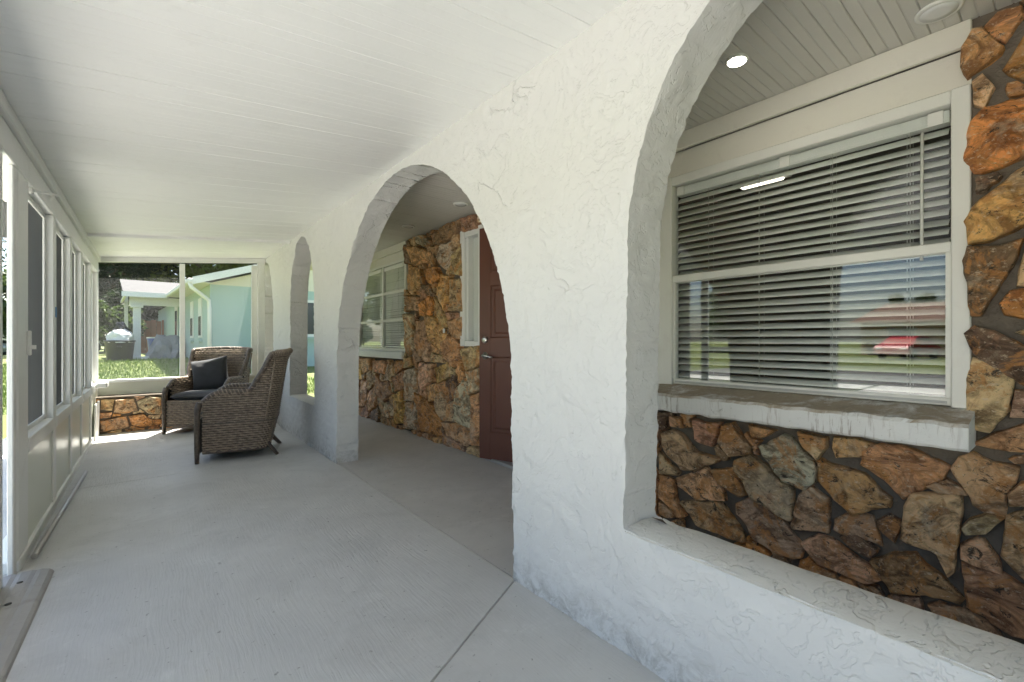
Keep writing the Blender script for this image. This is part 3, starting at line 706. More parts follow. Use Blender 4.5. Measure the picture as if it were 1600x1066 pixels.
# ------------------------------------------------------------------ near window
def window_near():
    w=empty('window'); w.parent=house
    y0,y1,z0,z1=W1; gy0,gy1,gz0,gz1=.285,1.412,.835,1.93
    xf=XH-.012
    # header boards above
    bxo('header_board',M['header'],w,XH-.022,XH+.10,y0-.002,y1+.06,2.13,ZI-.002,bev=.003)
    bxo('header_panel',M['header'],w,XH+.012,XH+.10,y0,y1+.06,1.993,2.129)
    fr=MB(); fr.box(xf-.004,XH+.06,y0,gy0-.012,z0+.06,1.99,bev=.004); fr.box(xf-.004,XH+.06,gy1+.012,y1,z0+.06,1.99,bev=.004)
    fr.box(xf-.002,XH+.06,gy0-.012,gy1+.012,gz1+.008,1.988,bev=.004)
    f=fr.build('frame',M['winframe'],w)
    s=MB(); s.box(XH+.005,XH+.035,gy0-.012,gy1+.012,gz0-.03,gz0,bev=.003); s.box(XH-.006,XH+.035,gy0-.012,gy1+.012,1.383,1.424,bev=.004)
    s.box(XH-.002,XH+.03,gy0-.012,gy0+.004,gz0,1.383); s.box(XH-.002,XH+.03,gy1-.004,gy1+.012,gz0,1.383)
    s.build('sash',M['winframe'],w)
    bxo('pane',M['glass'],w,XH+.012,XH+.015,gy0,gy1,gz0-.005,1.39); bxo('pane',M['glass'],w,XH+.018,XH+.021,gy0-.005,gy1+.005,1.41,gz1+.012)
    t=MB(); t.box(XH-.001,XH+.004,gy0,gy1,gz0-.022,gz0-.012); t.build('track',M['wingrey'],w)
    # masonry sill
    m=MB(); n=120; V=[];F=[]
    prof=[(XH+.06,.806),(XH-.02,.800),(XH-.10,.782),(XH-.192,.768),(XH-.202,.756),(XH-.200,.684),(XH-.190,.674),(XH+.06,.668)]
    ys0,ys1=y0-.012,y1+.05
    for k in range(n+1):
        y=ys0+(ys1-ys0)*k/n
        for i,(x,z) in enumerate(prof):
            a=.007 if 0<i<7 else 0; c_=.010*max(0,mnoise.noise(Vector((y*21,i*.3,9)))-.15) if i in (3,4) else 0; V.append((x+c_+a*mnoise.noise(Vector((y*13,z*20,1))),y,z-c_+a*mnoise.noise(Vector((y*15,x*20,4)))))
    K=len(prof)
    for k in range(n):
        for i in range(K-1): F.append((k*K+i,k*K+i+1,(k+1)*K+i+1,(k+1)*K+i))
    F.append(tuple(range(K))); F.append(tuple(n*K+i for i in range(K))[::-1])
    m.add(V,F).build('sill',M['sill'],w)
    return gy0,gy1,gz0,gz1
G1=window_near()
def window_mid():
    w=empty('window'); w.parent=house; y0,y1,z0,z1=W2
    bxo('header_board',M['header'],w,XH-.022,XH+.1,y0-.002,y1+.05,2.13,ZI-.002,bev=.003)
    bxo('header_panel',M['header'],w,XH+.008,XH+.1,y0,y1+.05,2.03,2.129)
    fr=MB(); a,b,c,d=y0+.05,y1-.05,.96,2.0
    fr.box(XH-.01,XH+.05,y0,a,.925,2.03); fr.box(XH-.01,XH+.05,b,y1,.925,2.03); fr.box(XH-.008,XH+.05,a,b,d,2.03); fr.box(XH-.008,XH+.05,a,b,.925,c)
    fr.build('frame',M['winframe'],w)
    s=MB(); mid=5.56
    s.box(XH-.004,XH+.03,mid-.022,mid+.022,c,d)
    for (p,q) in ((a,mid-.022),(mid+.022,b)):
        for k in (1,2):
            z=c+(d-c)*k/3; s.box(XH,XH+.028,p,q,z-.016,z+.016)
    s.build('mullion',M['winframe'],w)
    for (p,q) in ((a,mid-.022),(mid+.022,b)):
        for k in range(3):
            e0=c+(d-c)*k/3+(.016 if k else 0); e1=c+(d-c)*(k+1)/3-(.016 if k<2 else 0)
            bxo('pane',M['glass'],w,XH+.012,XH+.015,p,q,e0,e1)
    bxo('sill',M['white'],w,XH-.085,XH+.05,y0-.03,y1+.03,.84,.922,bev=.008)
window_mid()
# sidelight + door
sl=empty('sidelight'); sl.parent=house
fr=MB(); y0,y1,z0,z1=SL
fr.box(XH-.03,XH+.09,y1-.075,y1,z0,z1,bev=.004); fr.box(XH-.028,XH+.09,y0,y0+.06,z0,z1,bev=.004); fr.box(XH-.026,XH+.09,y0+.06,y1-.075,z1-.07,z1,bev=.004); fr.box(XH-.026,XH+.09,y0+.06,y1-.075,z0,z0+.05,bev=.004)
fr.box(XH+.0,XH+.09,y1-.10,y1-.075,z0+.05,z1-.07)
fr.build('frame',M['white'],sl)
bxo('pane',M['glass'],sl,XH+.05,XH+.053,y0+.06,y1-.10,z0+.05,z1-.07)
bxo('shade',M['slat'],sl,XH+.06,XH+.064,y0+.06,y1-.10,z0+.05,z1-.07)
jb=MB(); jb.box(XH+.02,XH+.26,DOOR[1]-.03,DOOR[1],.02,2.09); jb.box(XH+.02,XH+.26,DOOR[0],DOOR[0]+.03,.02,2.09); jb.box(XH+.02,XH+.26,DOOR[0],DOOR[1],2.09,2.12); jb.build('door_frame',M['white'],house)
bxo('threshold',M['alu'],house,XH-.03,XH+.28,DOOR[0],DOOR[1]+.06,-.01,.022,bev=.004)
dr=empty('door',(XH+.25,2.42,.015),R(19.3)); dr.parent=house       # hinge line; leaf runs along local +y
lw_,lh,lt=.91,2.03,.045
leaf=MB()
st=.115; rails=[(0,.235),(.90,1.06),(1.52,1.63),(1.90,lh)]
leaf.box(-lt/2,lt/2,0,st,0,lh,bev=.002); leaf.box(-lt/2,lt/2,lw_-st,lw_,0,lh,bev=.002); leaf.box(-lt/2,lt/2,lw_/2-.055,lw_/2+.055,.235,1.90)
for a,b in rails: leaf.box(-lt/2+.0006,lt/2-.0006,st,lw_-st,a,b)
leaf.build('leaf',M['door'],dr)
for a,b in ((.235,.90),(1.06,1.52),(1.63,1.90)):
    for p,q in ((st,lw_/2-.055),(lw_/2+.055,lw_-st)):
        m=MB()
        for s_ in (-1,1):
            x=s_*(lt/2-.012); e=.012; f2=.035
            V=[(s_*(lt/2-.001),p,a),(s_*(lt/2-.001),q,a),(s_*(lt/2-.001),q,b),(s_*(lt/2-.001),p,b),(x,p+e,a+e),(x,q-e,a+e),(x,q-e,b-e),(x,p+e,b-e),(x,p+f2,a+f2),(x,q-f2,a+f2),(x,q-f2,b-f2),(x,p+f2,b-f2),
               (s_*(lt/2-.005),p+f2+.018,a+f2+.018),(s_*(lt/2-.005),q-f2-.018,a+f2+.018),(s_*(lt/2-.005),q-f2-.018,b-f2-.018),(s_*(lt/2-.005),p+f2+.018,b-f2-.018)]
            F=[]
            for r in range(3):
                for i in range(4): F.append((r*4+i,r*4+(i+1)%4,(r+1)*4+(i+1)%4,(r+1)*4+i))
            F.append((12,13,14,15)); m.add(V,F)
        m.build('panel',M['door'],dr)
hd=MB()
for s_ in (-1,1):
    hd.lathe([(.031,0),(.031,s_*.008),(.012,s_*.012),(.012,s_*.045),(.010,s_*.048)],(s_*lt/2,lw_-.065,.905),20,'x')
    hd.tube([(s_*(lt/2+.045),lw_-.065,.905),(s_*(lt/2+.050),lw_-.09,.907),(s_*(lt/2+.046),lw_-.13,.900),(s_*(lt/2+.044),lw_-.165,.893)],[.011,.010,.009,.008],10)
hd.build('handle',M['nickel'],dr)
db=MB()
for s_ in (-1,1): db.lathe([(.030,0),(.030,s_*.012),(.024,s_*.022),(.012,s_*.024)],(s_*lt/2,lw_-.065,1.045),20,'x')
db.build('deadbolt',M['nickel'],dr)
bxo('doorbell',M['plate'],house,XH-.062,XH-.045,3.905,3.93,1.13,1.175,bev=.003)
# interior rooms behind the glass, roof over everything
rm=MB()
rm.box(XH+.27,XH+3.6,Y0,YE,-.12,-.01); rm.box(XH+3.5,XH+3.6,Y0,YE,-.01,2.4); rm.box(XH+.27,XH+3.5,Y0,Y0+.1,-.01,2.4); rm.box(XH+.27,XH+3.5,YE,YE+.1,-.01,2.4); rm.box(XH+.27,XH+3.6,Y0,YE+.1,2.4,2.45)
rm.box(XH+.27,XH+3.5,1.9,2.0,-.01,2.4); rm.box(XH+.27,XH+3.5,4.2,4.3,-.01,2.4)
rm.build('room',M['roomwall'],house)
bxo('light_block_wall',M['stucco'],house,-.60,XW-.002,Y0-.2,Y0-.01,-.02,2.30)  # unseen wall behind the camera, added to cut light from the open end
rf=MB()
rf.box(XW-.05,XH+4.0,Y0-.3,8.25,2.46,2.60); rf.box(-.95,XW-.05,Y0-.3,YE+.13,2.31,2.40)  # unseen roof; far overhang added to shade the last arch jamb
V=[(-.95,Y0-.3,2.0),(-.95,YE+.13,2.0),(-.95,YE+.13,2.10),(-.95,Y0-.3,2.10),(-.60,Y0-.3,2.03),(-.60,YE+.13,2.03)]
rf.box(-.95,-.52,Y0-.3,YE+.13,2.035,2.31); rf.box(-.52,XW-.06,YE+.118,YE+.13,2.26,2.46); rf.box(-.95,XH+.9,Y0-.3,Y0-.25,2.0,2.46)
rf.build('roof',M['nwhite'],house)
lampbar=tag(empty('ceiling_lamp',(XH+1.5,1.55,2.28)),'lit bar lamp seen through the slats of the near window','lamp')
bxo('housing',M['white'],lampbar,-.08,.08,-.20,.20,.06,.10,bev=.01); bxo('diffuser',M['room_lamp'],lampbar,-.03,.03,-.16,.16,.035,.058,bev=.01)

# blinds
def blind(name,label,y0,y1,z0,z1,x,pitch,depth,tilt,cords):
    b=tag(empty(name,(x,(y0+y1)/2,z0)),label,'blind','venetian blinds behind the glass'); h=(y1-y0)/2; H=z1-z0
    bxo('headrail',M['slat'],b,-.025,.025,-h,h,H-.05,H-.003,bev=.002)
    for y in (-h*.93,0.0,h*.95): bxo('bracket',M['winframe'],b,-.031,-.0262,y-.022,y+.022,H-.052,H-.001,bev=.001)
    n=int((H-.09)/pitch)+1; V=[];F=[]
    for s_,zz in ((0,0),(1,.0022)):
        for k in range(5):
            t=-1+2*k/4; xx=t*depth/2; z=(1-t*t)*.004+zz
            xr=xx*math.cos(tilt)-z*math.sin(tilt); zr=xx*math.sin(tilt)+z*math.cos(tilt); V+= [(xr,-h+.004,zr),(xr,h-.004,zr)]
    for k in range(4): F+= [(2*k,2*k+1,2*k+3,2*k+2),(10+2*k,12+2*k,13+2*k,11+2*k)]
    F+= [(0,10,11,1),(8,9,19,18),(0,2,4,6,8,18,16,14,12,10),(1,11,13,15,17,19,9,7,5,3)]
    me=MB().add(V,F,True).mesh('slat'); me.materials.append(M['slat'])
    for i in range(n):
        o=link(bpy.data.objects.new('slat',me)); o.parent=b; o.location=(.0015*math.sin(i*3.1),0,.04+i*pitch+.0012*math.sin(i*1.7)); o.rotation_euler=(.0016*math.sin(i*2.3)+.0011*math.sin(i*5.9),(-.14+.28*(1-i/n)+.03*math.sin(i*4.1))*(1 if pitch>.03 else .2),0)
    bxo('bottom_rail',M['slat'],b,-.024,.024,-h,h,.004,.022,bev=.003)
    for t in cords:
        c=MB(); y=-h+2*h*t
        for dx in (-depth/2-.001,depth/2+.001): c.tube([(dx,y,.012),(dx,y,H-.05)],.0011,5)
        c.tube([(0,y+.014,.012),(0,y+.014,H-.05)],.0013,5); c.build('cord',M['cord'],b)
    return b
bl=blind('window_blind','open pale venetian blind behind the large near window',G1[0]-.005,G1[1]+.005,G1[2]-.02,G1[3]+.004,XH+.048,.0385,.052,R(35),(.10,.33,.60,.83))
m=MB().tube([(-.034,-h_,.5) for h_ in ()] or [(-.036,-.49,.55),(-.036,-.492,1.05)],.0055,8); m.build('wand',M['cord'],bl)
blind('window_blind','nearly shut fine venetian blind behind the six pane window',4.93,6.38,.965,1.995,XH+.035,.0235,.026,R(-46),(.15,.5,.85))

# ------------------------------------------------------------------ recessed lights
def rec_light(x,y,label,on):
    q=.62 if on else .92
    t=tag(empty('recessed_light',(x,y,ZI)),label,'ceiling light','recessed lights in the walkway ceiling')
    MB().lathe([(.050*q,-.0005),(.068*q,-.0005),(.072*q,-.006),(.068*q,-.011),(.056*q,-.012),(.052*q,-.008)],(0,0,0),40).build('trim',M['white'],t)
    MB().lathe([(.0555*q,-.006),(.0553*q,-.0128),(.03*q,-.0138),(.004*q,-.014)],(0,0,0),40).build('lens',M['lamp_on'] if on else M['lamp_off'],t)
rec_light(1.902,.865,'lit recessed light glowing beside the near arch edge',True)
rec_light(2.171,.286,'unlit recessed light above the near stone corner, largest of the ceiling lights',False)
rec_light(2.064,3.257,'unlit recessed light above the door, half hidden by the middle arch edge',False)
rec_light(2.048,4.225,'unlit small recessed light above the stone between window and door',False)

# ------------------------------------------------------------------ left screen wall
sw=tag(empty('screen_wall',(XL,3.1,0)),'white framed screen wall with cream kick panels on the left','screen wall'); ofs=Vector((-XL,-3.1,0))
def swp(name,mt,*a,**k): o=bxo(name,mt,sw,*a,**k); o.location=ofs; return o
def screen_part(name,parent,axis,fixed,a0,a1,z0,z1,sp,w,off=(0,0,0),ztop=None):
    m=MB(); n=int((a1-a0)/sp)
    for i in range(n):
        a=a0+(i+.5)*sp; zt=z1 if ztop is None else ztop(a)
        V=[];F=[]
        for k in range(4):
            an=k*math.pi/2
            for z in (z0,zt):
                V.append((fixed+w/2*math.cos(an),a+w/2*math.sin(an),z) if axis=='y' else (a+w/2*math.cos(an),fixed+w/2*math.sin(an),z))
        for k in range(4): j=(k+1)%4; F.append((2*k,2*j,2*j+1,2*k+1))
        m.add(V,F)
    nz=int((z1-z0)/(sp*1.0))
    for i in range(nz):
        z=z0+(i+.5)*(z1-z0)/nz; e=w/2
        if axis=='y': m.add([(fixed-e,a0,z),(fixed-e,a1,z),(fixed,a1,z+e*.6),(fixed,a0,z+e*.6)],[(0,1,2,3)])
        else: m.add([(a0,fixed-e,z),(a1,fixed-e,z),(a1,fixed,z+e*.6),(a0,fixed,z+e*.6)],[(0,1,2,3)])
    o=m.build(name,M['screen'],parent,off); o['kind']='stuff'; return o
PY=[(3.09,3.20),(3.95,4.05),(4.70,4.80),(5.40,5.50),(6.15,6.25),(6.90,7.0)]
XO=-.53; XS=-.513
swp('post',M['frame'],-.499,XL,2.99,3.20,.052,1.83,bev=.004)
for a,b in PY[1:]: swp('post',M['frame'],XO-.03,XL,a,b,.052,1.83,bev=.004)
swp('jamb',M['frame'],-.492,XL-.004,2.925,2.988,-.01,1.83,bev=.004)
swp('header_beam',M['frame'],XO-.03,XL+.002,Y0,YE-.005,1.832,1.955,bev=.004); swp('header_trim',M['frame'],XO-.05,XL+.022,Y0,YE-.006,1.957,2.018,bev=.004)
swp('bottom_plate',M['frame'],XO-.05,XL+.004,3.0,6.99,-.01,.05,bev=.004)
for k in range(5):
    a=PY[k][1]+.001; b=PY[k+1][0]-.001
    swp('sill_rail',M['frame'],XO-.028,XL+.003,a,b,.50,.575,bev=.004)
    swp('kick_panel',M['cream'],XL-.024,XL-.010,a,b,.051,.499)
    f=MB(); f.box(XS-.008,XS+.008,a,a+.02,.577,1.828); f.box(XS-.008,XS+.008,b-.02,b,.577,1.828); f.box(XS-.008,XS+.008,a+.02,b-.02,1.80,1.828); f.box(XS-.008,XS+.008,a+.02,b-.02,.577,.60)
    f.build('screen_frame',M['frame'],sw,ofs)
    screen_part('screen_mesh',sw,'y',XS,a+.02,b-.02,.60,1.80,.0065,.0013,ofs)
for a,b in ((Y0,Y0+.09),(-.4,-.31),(.55,.64),(1.55,1.66)): swp('post',M['frame'],XO-.03,XL,a,b,0,1.83)
# bracket at the header, catch on the post
br=MB().tube([(XL+.0,3.24,1.80),(XL+.02,3.24,1.80),(XL+.10,3.25,1.795)],.006,8); br.tube([(XL-.002,3.24,1.80),(XL+.012,3.24,1.80)],.016,12); o=br.build('bracket',M['white'],sw,ofs)
ct=MB().box(XL,XL+.014,3.165,3.19,.98,1.10,bev=.003); ct.box(XL+.014,XL+.03,3.17,3.185,1.01,1.03); ct.build('latch',M['white'],sw,ofs)
# corner shelf bracket lit by the sun at the end
bxo('ledge_block',M['white'],sw,XL-.0,XL+.10,6.60,6.84,.535,.60,bev=.012).location=ofs
bxo('skirt',M['white'],sw,XL+.005,XL+.022,6.40,6.81,.0,.38,bev=.006).location=ofs
tp=tag(bxo('tape',M['tape'],None,XL+.0005,XL+.002,4.0,4.045,1.20,1.265),'small blue tape tab on the second white screen post','tape')
# screen door standing ajar
sdr=tag(empty('screen_door',(XL-.022,1.745,.03),R(.4)),'white screen door standing ajar at the left edge','door')
f=MB(); f.box(-.018,.018,.0,.075,0,1.80,bev=.003); f.box(-.018,.018,.955,1.035,0,1.80,bev=.003); f.build('stile',M['frame'],sdr)
for a,b in ((0,.14),(.88,.95),(1.71,1.80)): bxo('rail',M['frame'],sdr,-.017,.017,.076,.954,a,b,bev=.003)
hg=MB(); hg.box(.019,.024,1.0,1.034,1.45,1.60); hg.tube([(.024,1.034,1.45),(.024,1.034,1.60)],.006,8); hg.build('hinge',M['frame'],sdr)

# end screen wall
ew=tag(empty('screen_wall',(.3,YE,.42)),'white framed far screen wall of two openings above the low stones','screen wall'); eo=Vector((-.3,-YE,-.42))
def ewp(name,mt,*a,**k): o=bxo(name,mt,ew,*a,**k); o.location=eo; return o
ewp('post',M['frame'],XL-.06,XL-.004,YE-.03,YE+.06,.419,2.0); ewp('post',M['frame'],.285,.34,YE-.02,YE+.05,.60,2.03,bev=.003)
ewp('post',M['frame'],XW-.09,XW-.004,YE-.03,YE+.06,.419,2.13,bev=.003); ewp('stile',M['white'],XW-.16,XW-.092,YE+.02,YE+.055,.60,2.09)
ewp('kick_board',M['cream'],XL-.003,XW-.092,YE-.005,YE+.05,.42,.565); ewp('sill_rail',M['frame'],XL-.003,XW-.092,YE-.035,YE+.06,.566,.60,bev=.004)
# sloping head rail just under the boards
V=[];
for y in (YE-.03,YE+.06):
    for x in (XL-.04,XW-.004):
        for dz in (-.062,-.003): V.append((x,y,ceil_z(x)+dz))
MB().add(V,[(0,1,3,2),(4,6,7,5),(0,2,6,4),(1,5,7,3),(0,4,5,1),(2,3,7,6)]).build('head_rail',M['frame'],ew,eo)
V=[]
for y in (YE-.02,YE-.008):
    for x in (XL,XW-.1):
        for dz in (-.080,-.068): V.append((x,y,ceil_z(x)+dz))
MB().add(V,[(0,1,3,2),(4,6,7,5),(0,2,6,4),(1,5,7,3),(0,4,5,1),(2,3,7,6)]).build('spline_track',M['black'],ew,eo)
for a,b in ((XL-.003,.285),(.34,XW-.16)):
    screen_part('screen_mesh',ew,'x',YE+.01,a,b,.60,ceil_z(a)-.065,.0050,.0006,eo,ztop=lambda x:ceil_z(x)-.065)
# cross trim strip on the ceiling
V=[]
for y in (5.55,5.62):
    for x in (XL+.024,XW-.004):
        for dz in (-.028,.004): V.append((x,y,ceil_z(x)+dz))
MB().add(V,[(0,1,3,2),(4,6,7,5),(0,2,6,4),(1,5,7,3),(0,4,5,1),(2,3,7,6)]).build('cross_trim',M['ceil'],pc)

# bar and threshold on the floor
pb=tag(empty('floor_bar',(-.43,3.9,0)),'grey metal bar lying along the foot of the kick panels','metal bar')
MB().tube([(-.005,-.78,.014),(.03,1.0,.012)],.012,10).build('bar',M['alu'],pb)
th=tag(empty('door_threshold',(-.445,2.33,0)),'worn ribbed aluminium threshold on the floor at bottom left','threshold')
m=MB(); prof=[(-.12,.0),(-.115,.012),(-.09,.022),(-.075,.020),(-.06,.026),(-.03,.028),(-.015,.024),(0,.029),(.03,.028),(.045,.024),(.06,.026),(.085,.018),(.095,.010),(.10,.0)]
K=len(prof); n=20; V=[];F=[]
for k in range(n+1):
    y=-.85+k*1.42/n
    for x,z in prof: V.append((x+.004*math.sin(y*3),y,z+.0015*mnoise.noise(Vector((y*5,x*30,0)))))
for k in range(n):
    for i in range(K-1): F.append((k*K+i,k*K+i+1,(k+1)*K+i+1,(k+1)*K+i))
F.append(tuple(range(K))); F.append(tuple(n*K+i for i in range(K))[::-1])
tm=paint('worn_threshold',(.34,.33,.32),.6,.25,nscale=5,bs=.6,bscale=40,bd=.004,dirt=.7,dirtcol=(.22,.2,.18))
m.add(V,F).build('strip',tm,th)
for y in (-.6,-.2,.25,.45): MB().lathe([(.010,.026),(.010,.031),(.004,.032)],(.015,y,0),12).build('screw',M['black'],th)

# ------------------------------------------------------------------ wicker chairs
def plan(s):
    """s in -1..1 round the U: front left -> back -> front right. returns x,y, outward normal, backness"""
    hw=.325; L1=.44; Lq=.62; tot=L1+Lq; a=abs(s)*tot; sg=-1 if s<0 else 1
    if a>Lq:
        y=.10-(a-Lq)*(.40/L1); return sg*hw,y,(sg,0),0.0
    t=a/Lq; an=math.pi/2*(1-t)          # t=0 back centre
    e=.55
    cx=abs(math.cos(an))**e; sy=abs(math.sin(an))**e
    x=hw*cx; y=.10+.15*sy
    nx_=cx; ny_=sy*1.1; l=math.hypot(nx_,ny_)
    return sg*x,y,(sg*nx_/l,ny_/l),1.0
def top_z(s):
    x,y,nn,b=plan(s); a=abs(s)
    k=max(0.0,min(1.0,(.66-a)/.16)); k=k*k*(3-2*k); z=.60+.335*k
    if a>.86: q=(a-.86)/.14; z-= .085*q*q
    return z+.02*max(0,1-a/.45)
def shell(s,z,off=0.0):
    x,y,nn,b=plan(s); by=max(0.0,min(1.0,(y+.02)/.27))
    lean=(.015+.115*max(0,(z-.12)/.83)**1.15)*by - .03*by
    fl=0.0
    tz=top_z(s); d=tz-z
    if z>.70: fl=.035*max(0,1-d/.12)**2*by
    low=max(0.0,(.34-z)/.2); tap=-.035*low*(1-by*.3)*by
    return (x*(1+.05*by*max(0,z-.5)*2)+nn[0]*(off+tap*.4+fl), y+lean+nn[1]*(off+fl)+tap, z)
def weave(off,zb,rowp,stake,thick,mir=1):
    """strands passing in and out of hidden stakes"""
    m=MB(); tot=1.06*2; ns=int(tot/stake); r=0; z=zb
    while z<.97:
        run=[]
        def flush(run):
            if len(run)<2: return
            V=[];F=[]
            for (s,w) in run:
                p0=shell(s,z-rowp*.39,off+w*.6); p1=shell(s,z,off+w+thick); p2=shell(s,z+rowp*.39,off+w*.6); V+= [p0,p1,p2]
            for i in range(len(run)-1):
                F+= [(3*i,3*i+3,3*i+4,3*i+1),(3*i+1,3*i+4,3*i+5,3*i+2)]
            m.add(V,F,True)
        for k in range(2*ns+1):
            s=-1+2*k/(2*ns); ph=math.cos(math.pi*(k/2.0+r)); w=mir*.0105*ph
            if z<top_z(s)-.006: run.append((s,w))
            else: flush(run); run=[]
        flush(run); r+=1; z+=rowp
    return m
def make_chair():
    c=empty('wicker_armchair')
    S=[-1+2*i/110 for i in range(111)]
    weave(.0,.095,.0205,.044,.0050).build('outer_weave',M['wicker'],c)
    weave(-.048,.40,.0205,.044,-.0050,-1).build('inner_weave',M['wicker'],c)
    m=MB(); V=[];F=[]; Z=8
    for s in S:
        for j in range(Z+1): z=.09+(top_z(s)-.01-.09)*j/Z; V.append(shell(s,z,-.015))
    for s in S:
        for j in range(Z+1): z=.09+(top_z(s)-.01-.09)*j/Z; V.append(shell(s,z,-.036))
    n=len(S)*(Z+1)
    for i in range(len(S)-1):
        for j in range(Z):
            a=i*(Z+1)+j; F+= [(a,a+Z+1,a+Z+2,a+1),(n+a,n+a+1,n+a+Z+2,n+a+Z+1)]
    m.add(V,F,True).build('shell_gap_shade',M['wback'],c)  # dark sheet inside the weave, painted shade for its gaps
    rim=MB().tube([shell(s,top_z(s),-.022) for s in S],.0255,8); rim.build('rim',M['wrim'],c)
    # braid on the rim
    bd=MB()
    for ph in (0,math.pi):
        pts=[]
        for i in range(0,331):
            s=-1+2*i/330; p=Vector(shell(s,top_z(s),-.022)); nn=plan(s)[2]; an=i*.62+ph
            pts.append(p+Vector((nn[0]*math.cos(an)*.022,nn[1]*math.cos(an)*.022,math.sin(an)*.022)))
        bd.tube(pts,.0065,5)
    bd.build('rim_braid',M['wicker'],c)
    MB().tube([shell(s,.335,.006) for s in S],.0075,6).build('seam_band',M['wrim'],c)
    MB().tube([shell(s,.088,-.012) for s in S],.016,7).build('bottom_band',M['wrim'],c)
    for sg in (-1,1):
        MB().tube([shell(sg*.47,.90,.010),shell(sg*.475,.60,.010),shell(sg*.50,.345,.010)],.008,6).build('side_stay',M['wicker'],c)
        x=sg*.325; zt=top_z(1.0)
        MB().tube([(x*.97,-.318,zt+.004),(x*.985,-.334,zt-.05),(x,-.338,.40),(x,-.338,.12),(x,-.338,.0)],[.026,.026,.022,.021,.017],9).build('front_leg',M['wrim'],c)
        MB().tube([(sg*.21,.15,.18),(sg*.225,.20,.09),(sg*.245,.27,.0)],[.024,.021,.016],8).build('rear_leg',M['wrim'],c)
    # front apron
    ap=MB(); z=.10; r=0
    while z<.375:
        V=[];F=[]; K=28
        for k in range(K+1):
            x=-.30+.60*k/K; w=.0085*math.cos(math.pi*(k/2+r)); V+= [(x,-.332-w*.3,z-.0092),(x,-.337-w,z),(x,-.332-w*.3,z+.0092)]
        for k in range(K): F+= [(3*k,3*k+3,3*k+4,3*k+1),(3*k+1,3*k+4,3*k+5,3*k+2)]
        ap.add(V,F,True); z+=.0205; r+=1
    ap.build('apron_weave',M['wicker'],c); bxo('apron_gap_shade',M['wback'],c,-.31,.31,-.322,-.300,.095,.375); MB().tube([(-.31,-.328,.093),(.31,-.328,.093)],.014,7).build('apron_band',M['wrim'],c)  # dark box behind the strands paints shade into the apron gaps
    bxo('seat_deck',M['wback'],c,-.285,.285,-.30,.17,.33,.372)
    # seat cushion with rounded edges and piping
    bm=bmesh.new(); bmesh.ops.create_grid(bm,x_segments=14,y_segments=14,size=1)
    V=[];F=[]; n=14
    for s_ in (1,-1):
        for j in range(n+1):
            for i in range(n+1):
                u=-1+2*i/n; v=-1+2*j/n; e=max(abs(u),abs(v)); h=.043*(1-e**7)**.5*(1+.12*(1-u*u)*(1-v*v)) if e<1 else 0
                V.append((u*.272,-.085+v*.245,.418+s_*h))
    bm.free(); n2=(n+1)**2
    for j in range(n):
        for i in range(n):
            a=j*(n+1)+i; F+= [(a,a+1,a+n+2,a+n+1),(n2+a,n2+a+n+1,n2+a+n+2,n2+a+1)]
    MB().add(V,F,True).build('seat_cushion',M['fabric'],c)
    return c
ch=make_chair(); ch.location=(.715,4.90,0); ch.rotation_euler=(0,0,R(-104)); tag(ch,'nearer brown wicker armchair seen from its side, back against the white wall','armchair','wicker armchairs')
ch2=copy_tree(ch); ch2.location=(.575,6.50,0); ch2.rotation_euler=(0,0,R(-33)); tag(ch2,'farther brown wicker armchair holding a dark pillow, under the far screen','armchair','wicker armchairs')
def pillow():
    n=18; V=[];F=[]
    for s_ in (1,-1):
        for j in range(n+1):
            for i in range(n+1):
                u=-1+2*i/n; v=-1+2*j/n
                pin=1-.10*(1-abs(u)**2)*0; su=u*(1-.10*(1-v*v)**1*0-.07*(1-abs(v)**2.0)*abs(u)**3); sv=v*(1-.07*(1-abs(u)**2.0)*abs(v)**3)
                h=.085*((1-u**4)*(1-v**4))**.55
                h+=.012*mnoise.noise(Vector((u*2.3,v*2.3,s_*3)))*((1-u*u)*(1-v*v))**.3+.006*math.sin(7*(u+v)+3*v)*((1-u*u)*(1-v*v))
                V.append((su*.225,s_*h,.225+sv*.225))
    n2=(n+1)**2
    for j in range(n):
        for i in range(n):
            a=j*(n+1)+i; F+= [(a,a+n+1,a+n+2,a+1),(n2+a,n2+a+1,n2+a+n+2,n2+a+n+1)]
    return MB().add(V,F,True).build('pillow',M['fabric'])
pl=tag(pillow(),'charcoal fabric pillow leaning in the farther wicker chair','pillow')
mw=Matrix.Translation(ch2.location)@Matrix.Rotation(R(-33),4,'Z')@Matrix.Translation((-.005,.015,.455))@Matrix.Rotation(R(-16),4,'X')@Matrix.Rotation(R(-13),4,'Y')@Matrix.Rotation(R(6),4,'Z')@Matrix.Scale(.9,4)
pl.matrix_world=mw
# a dry leaf on the near arch sill
lf=MB().add([(0,-.03,.0),(.012,-.005,.006),(.004,.035,.004),(-.010,.0,.008),(.03,.018,.012),(.022,.0,.006)],[(0,1,3),(1,2,3),(1,5,4)]).build('dry_leaf',M['bark'],None,(XW+.13,.885,.426))
tag(lf,'small dry leaf lying in the corner of the near arch sill','leaf')

# ------------------------------------------------------------------ neighbour's house
nh=tag(empty('neighbour_house',(1.24,14.4,.2),R(3.7)),'teal neighbouring house with white gutter and porch beyond the far screen','house')
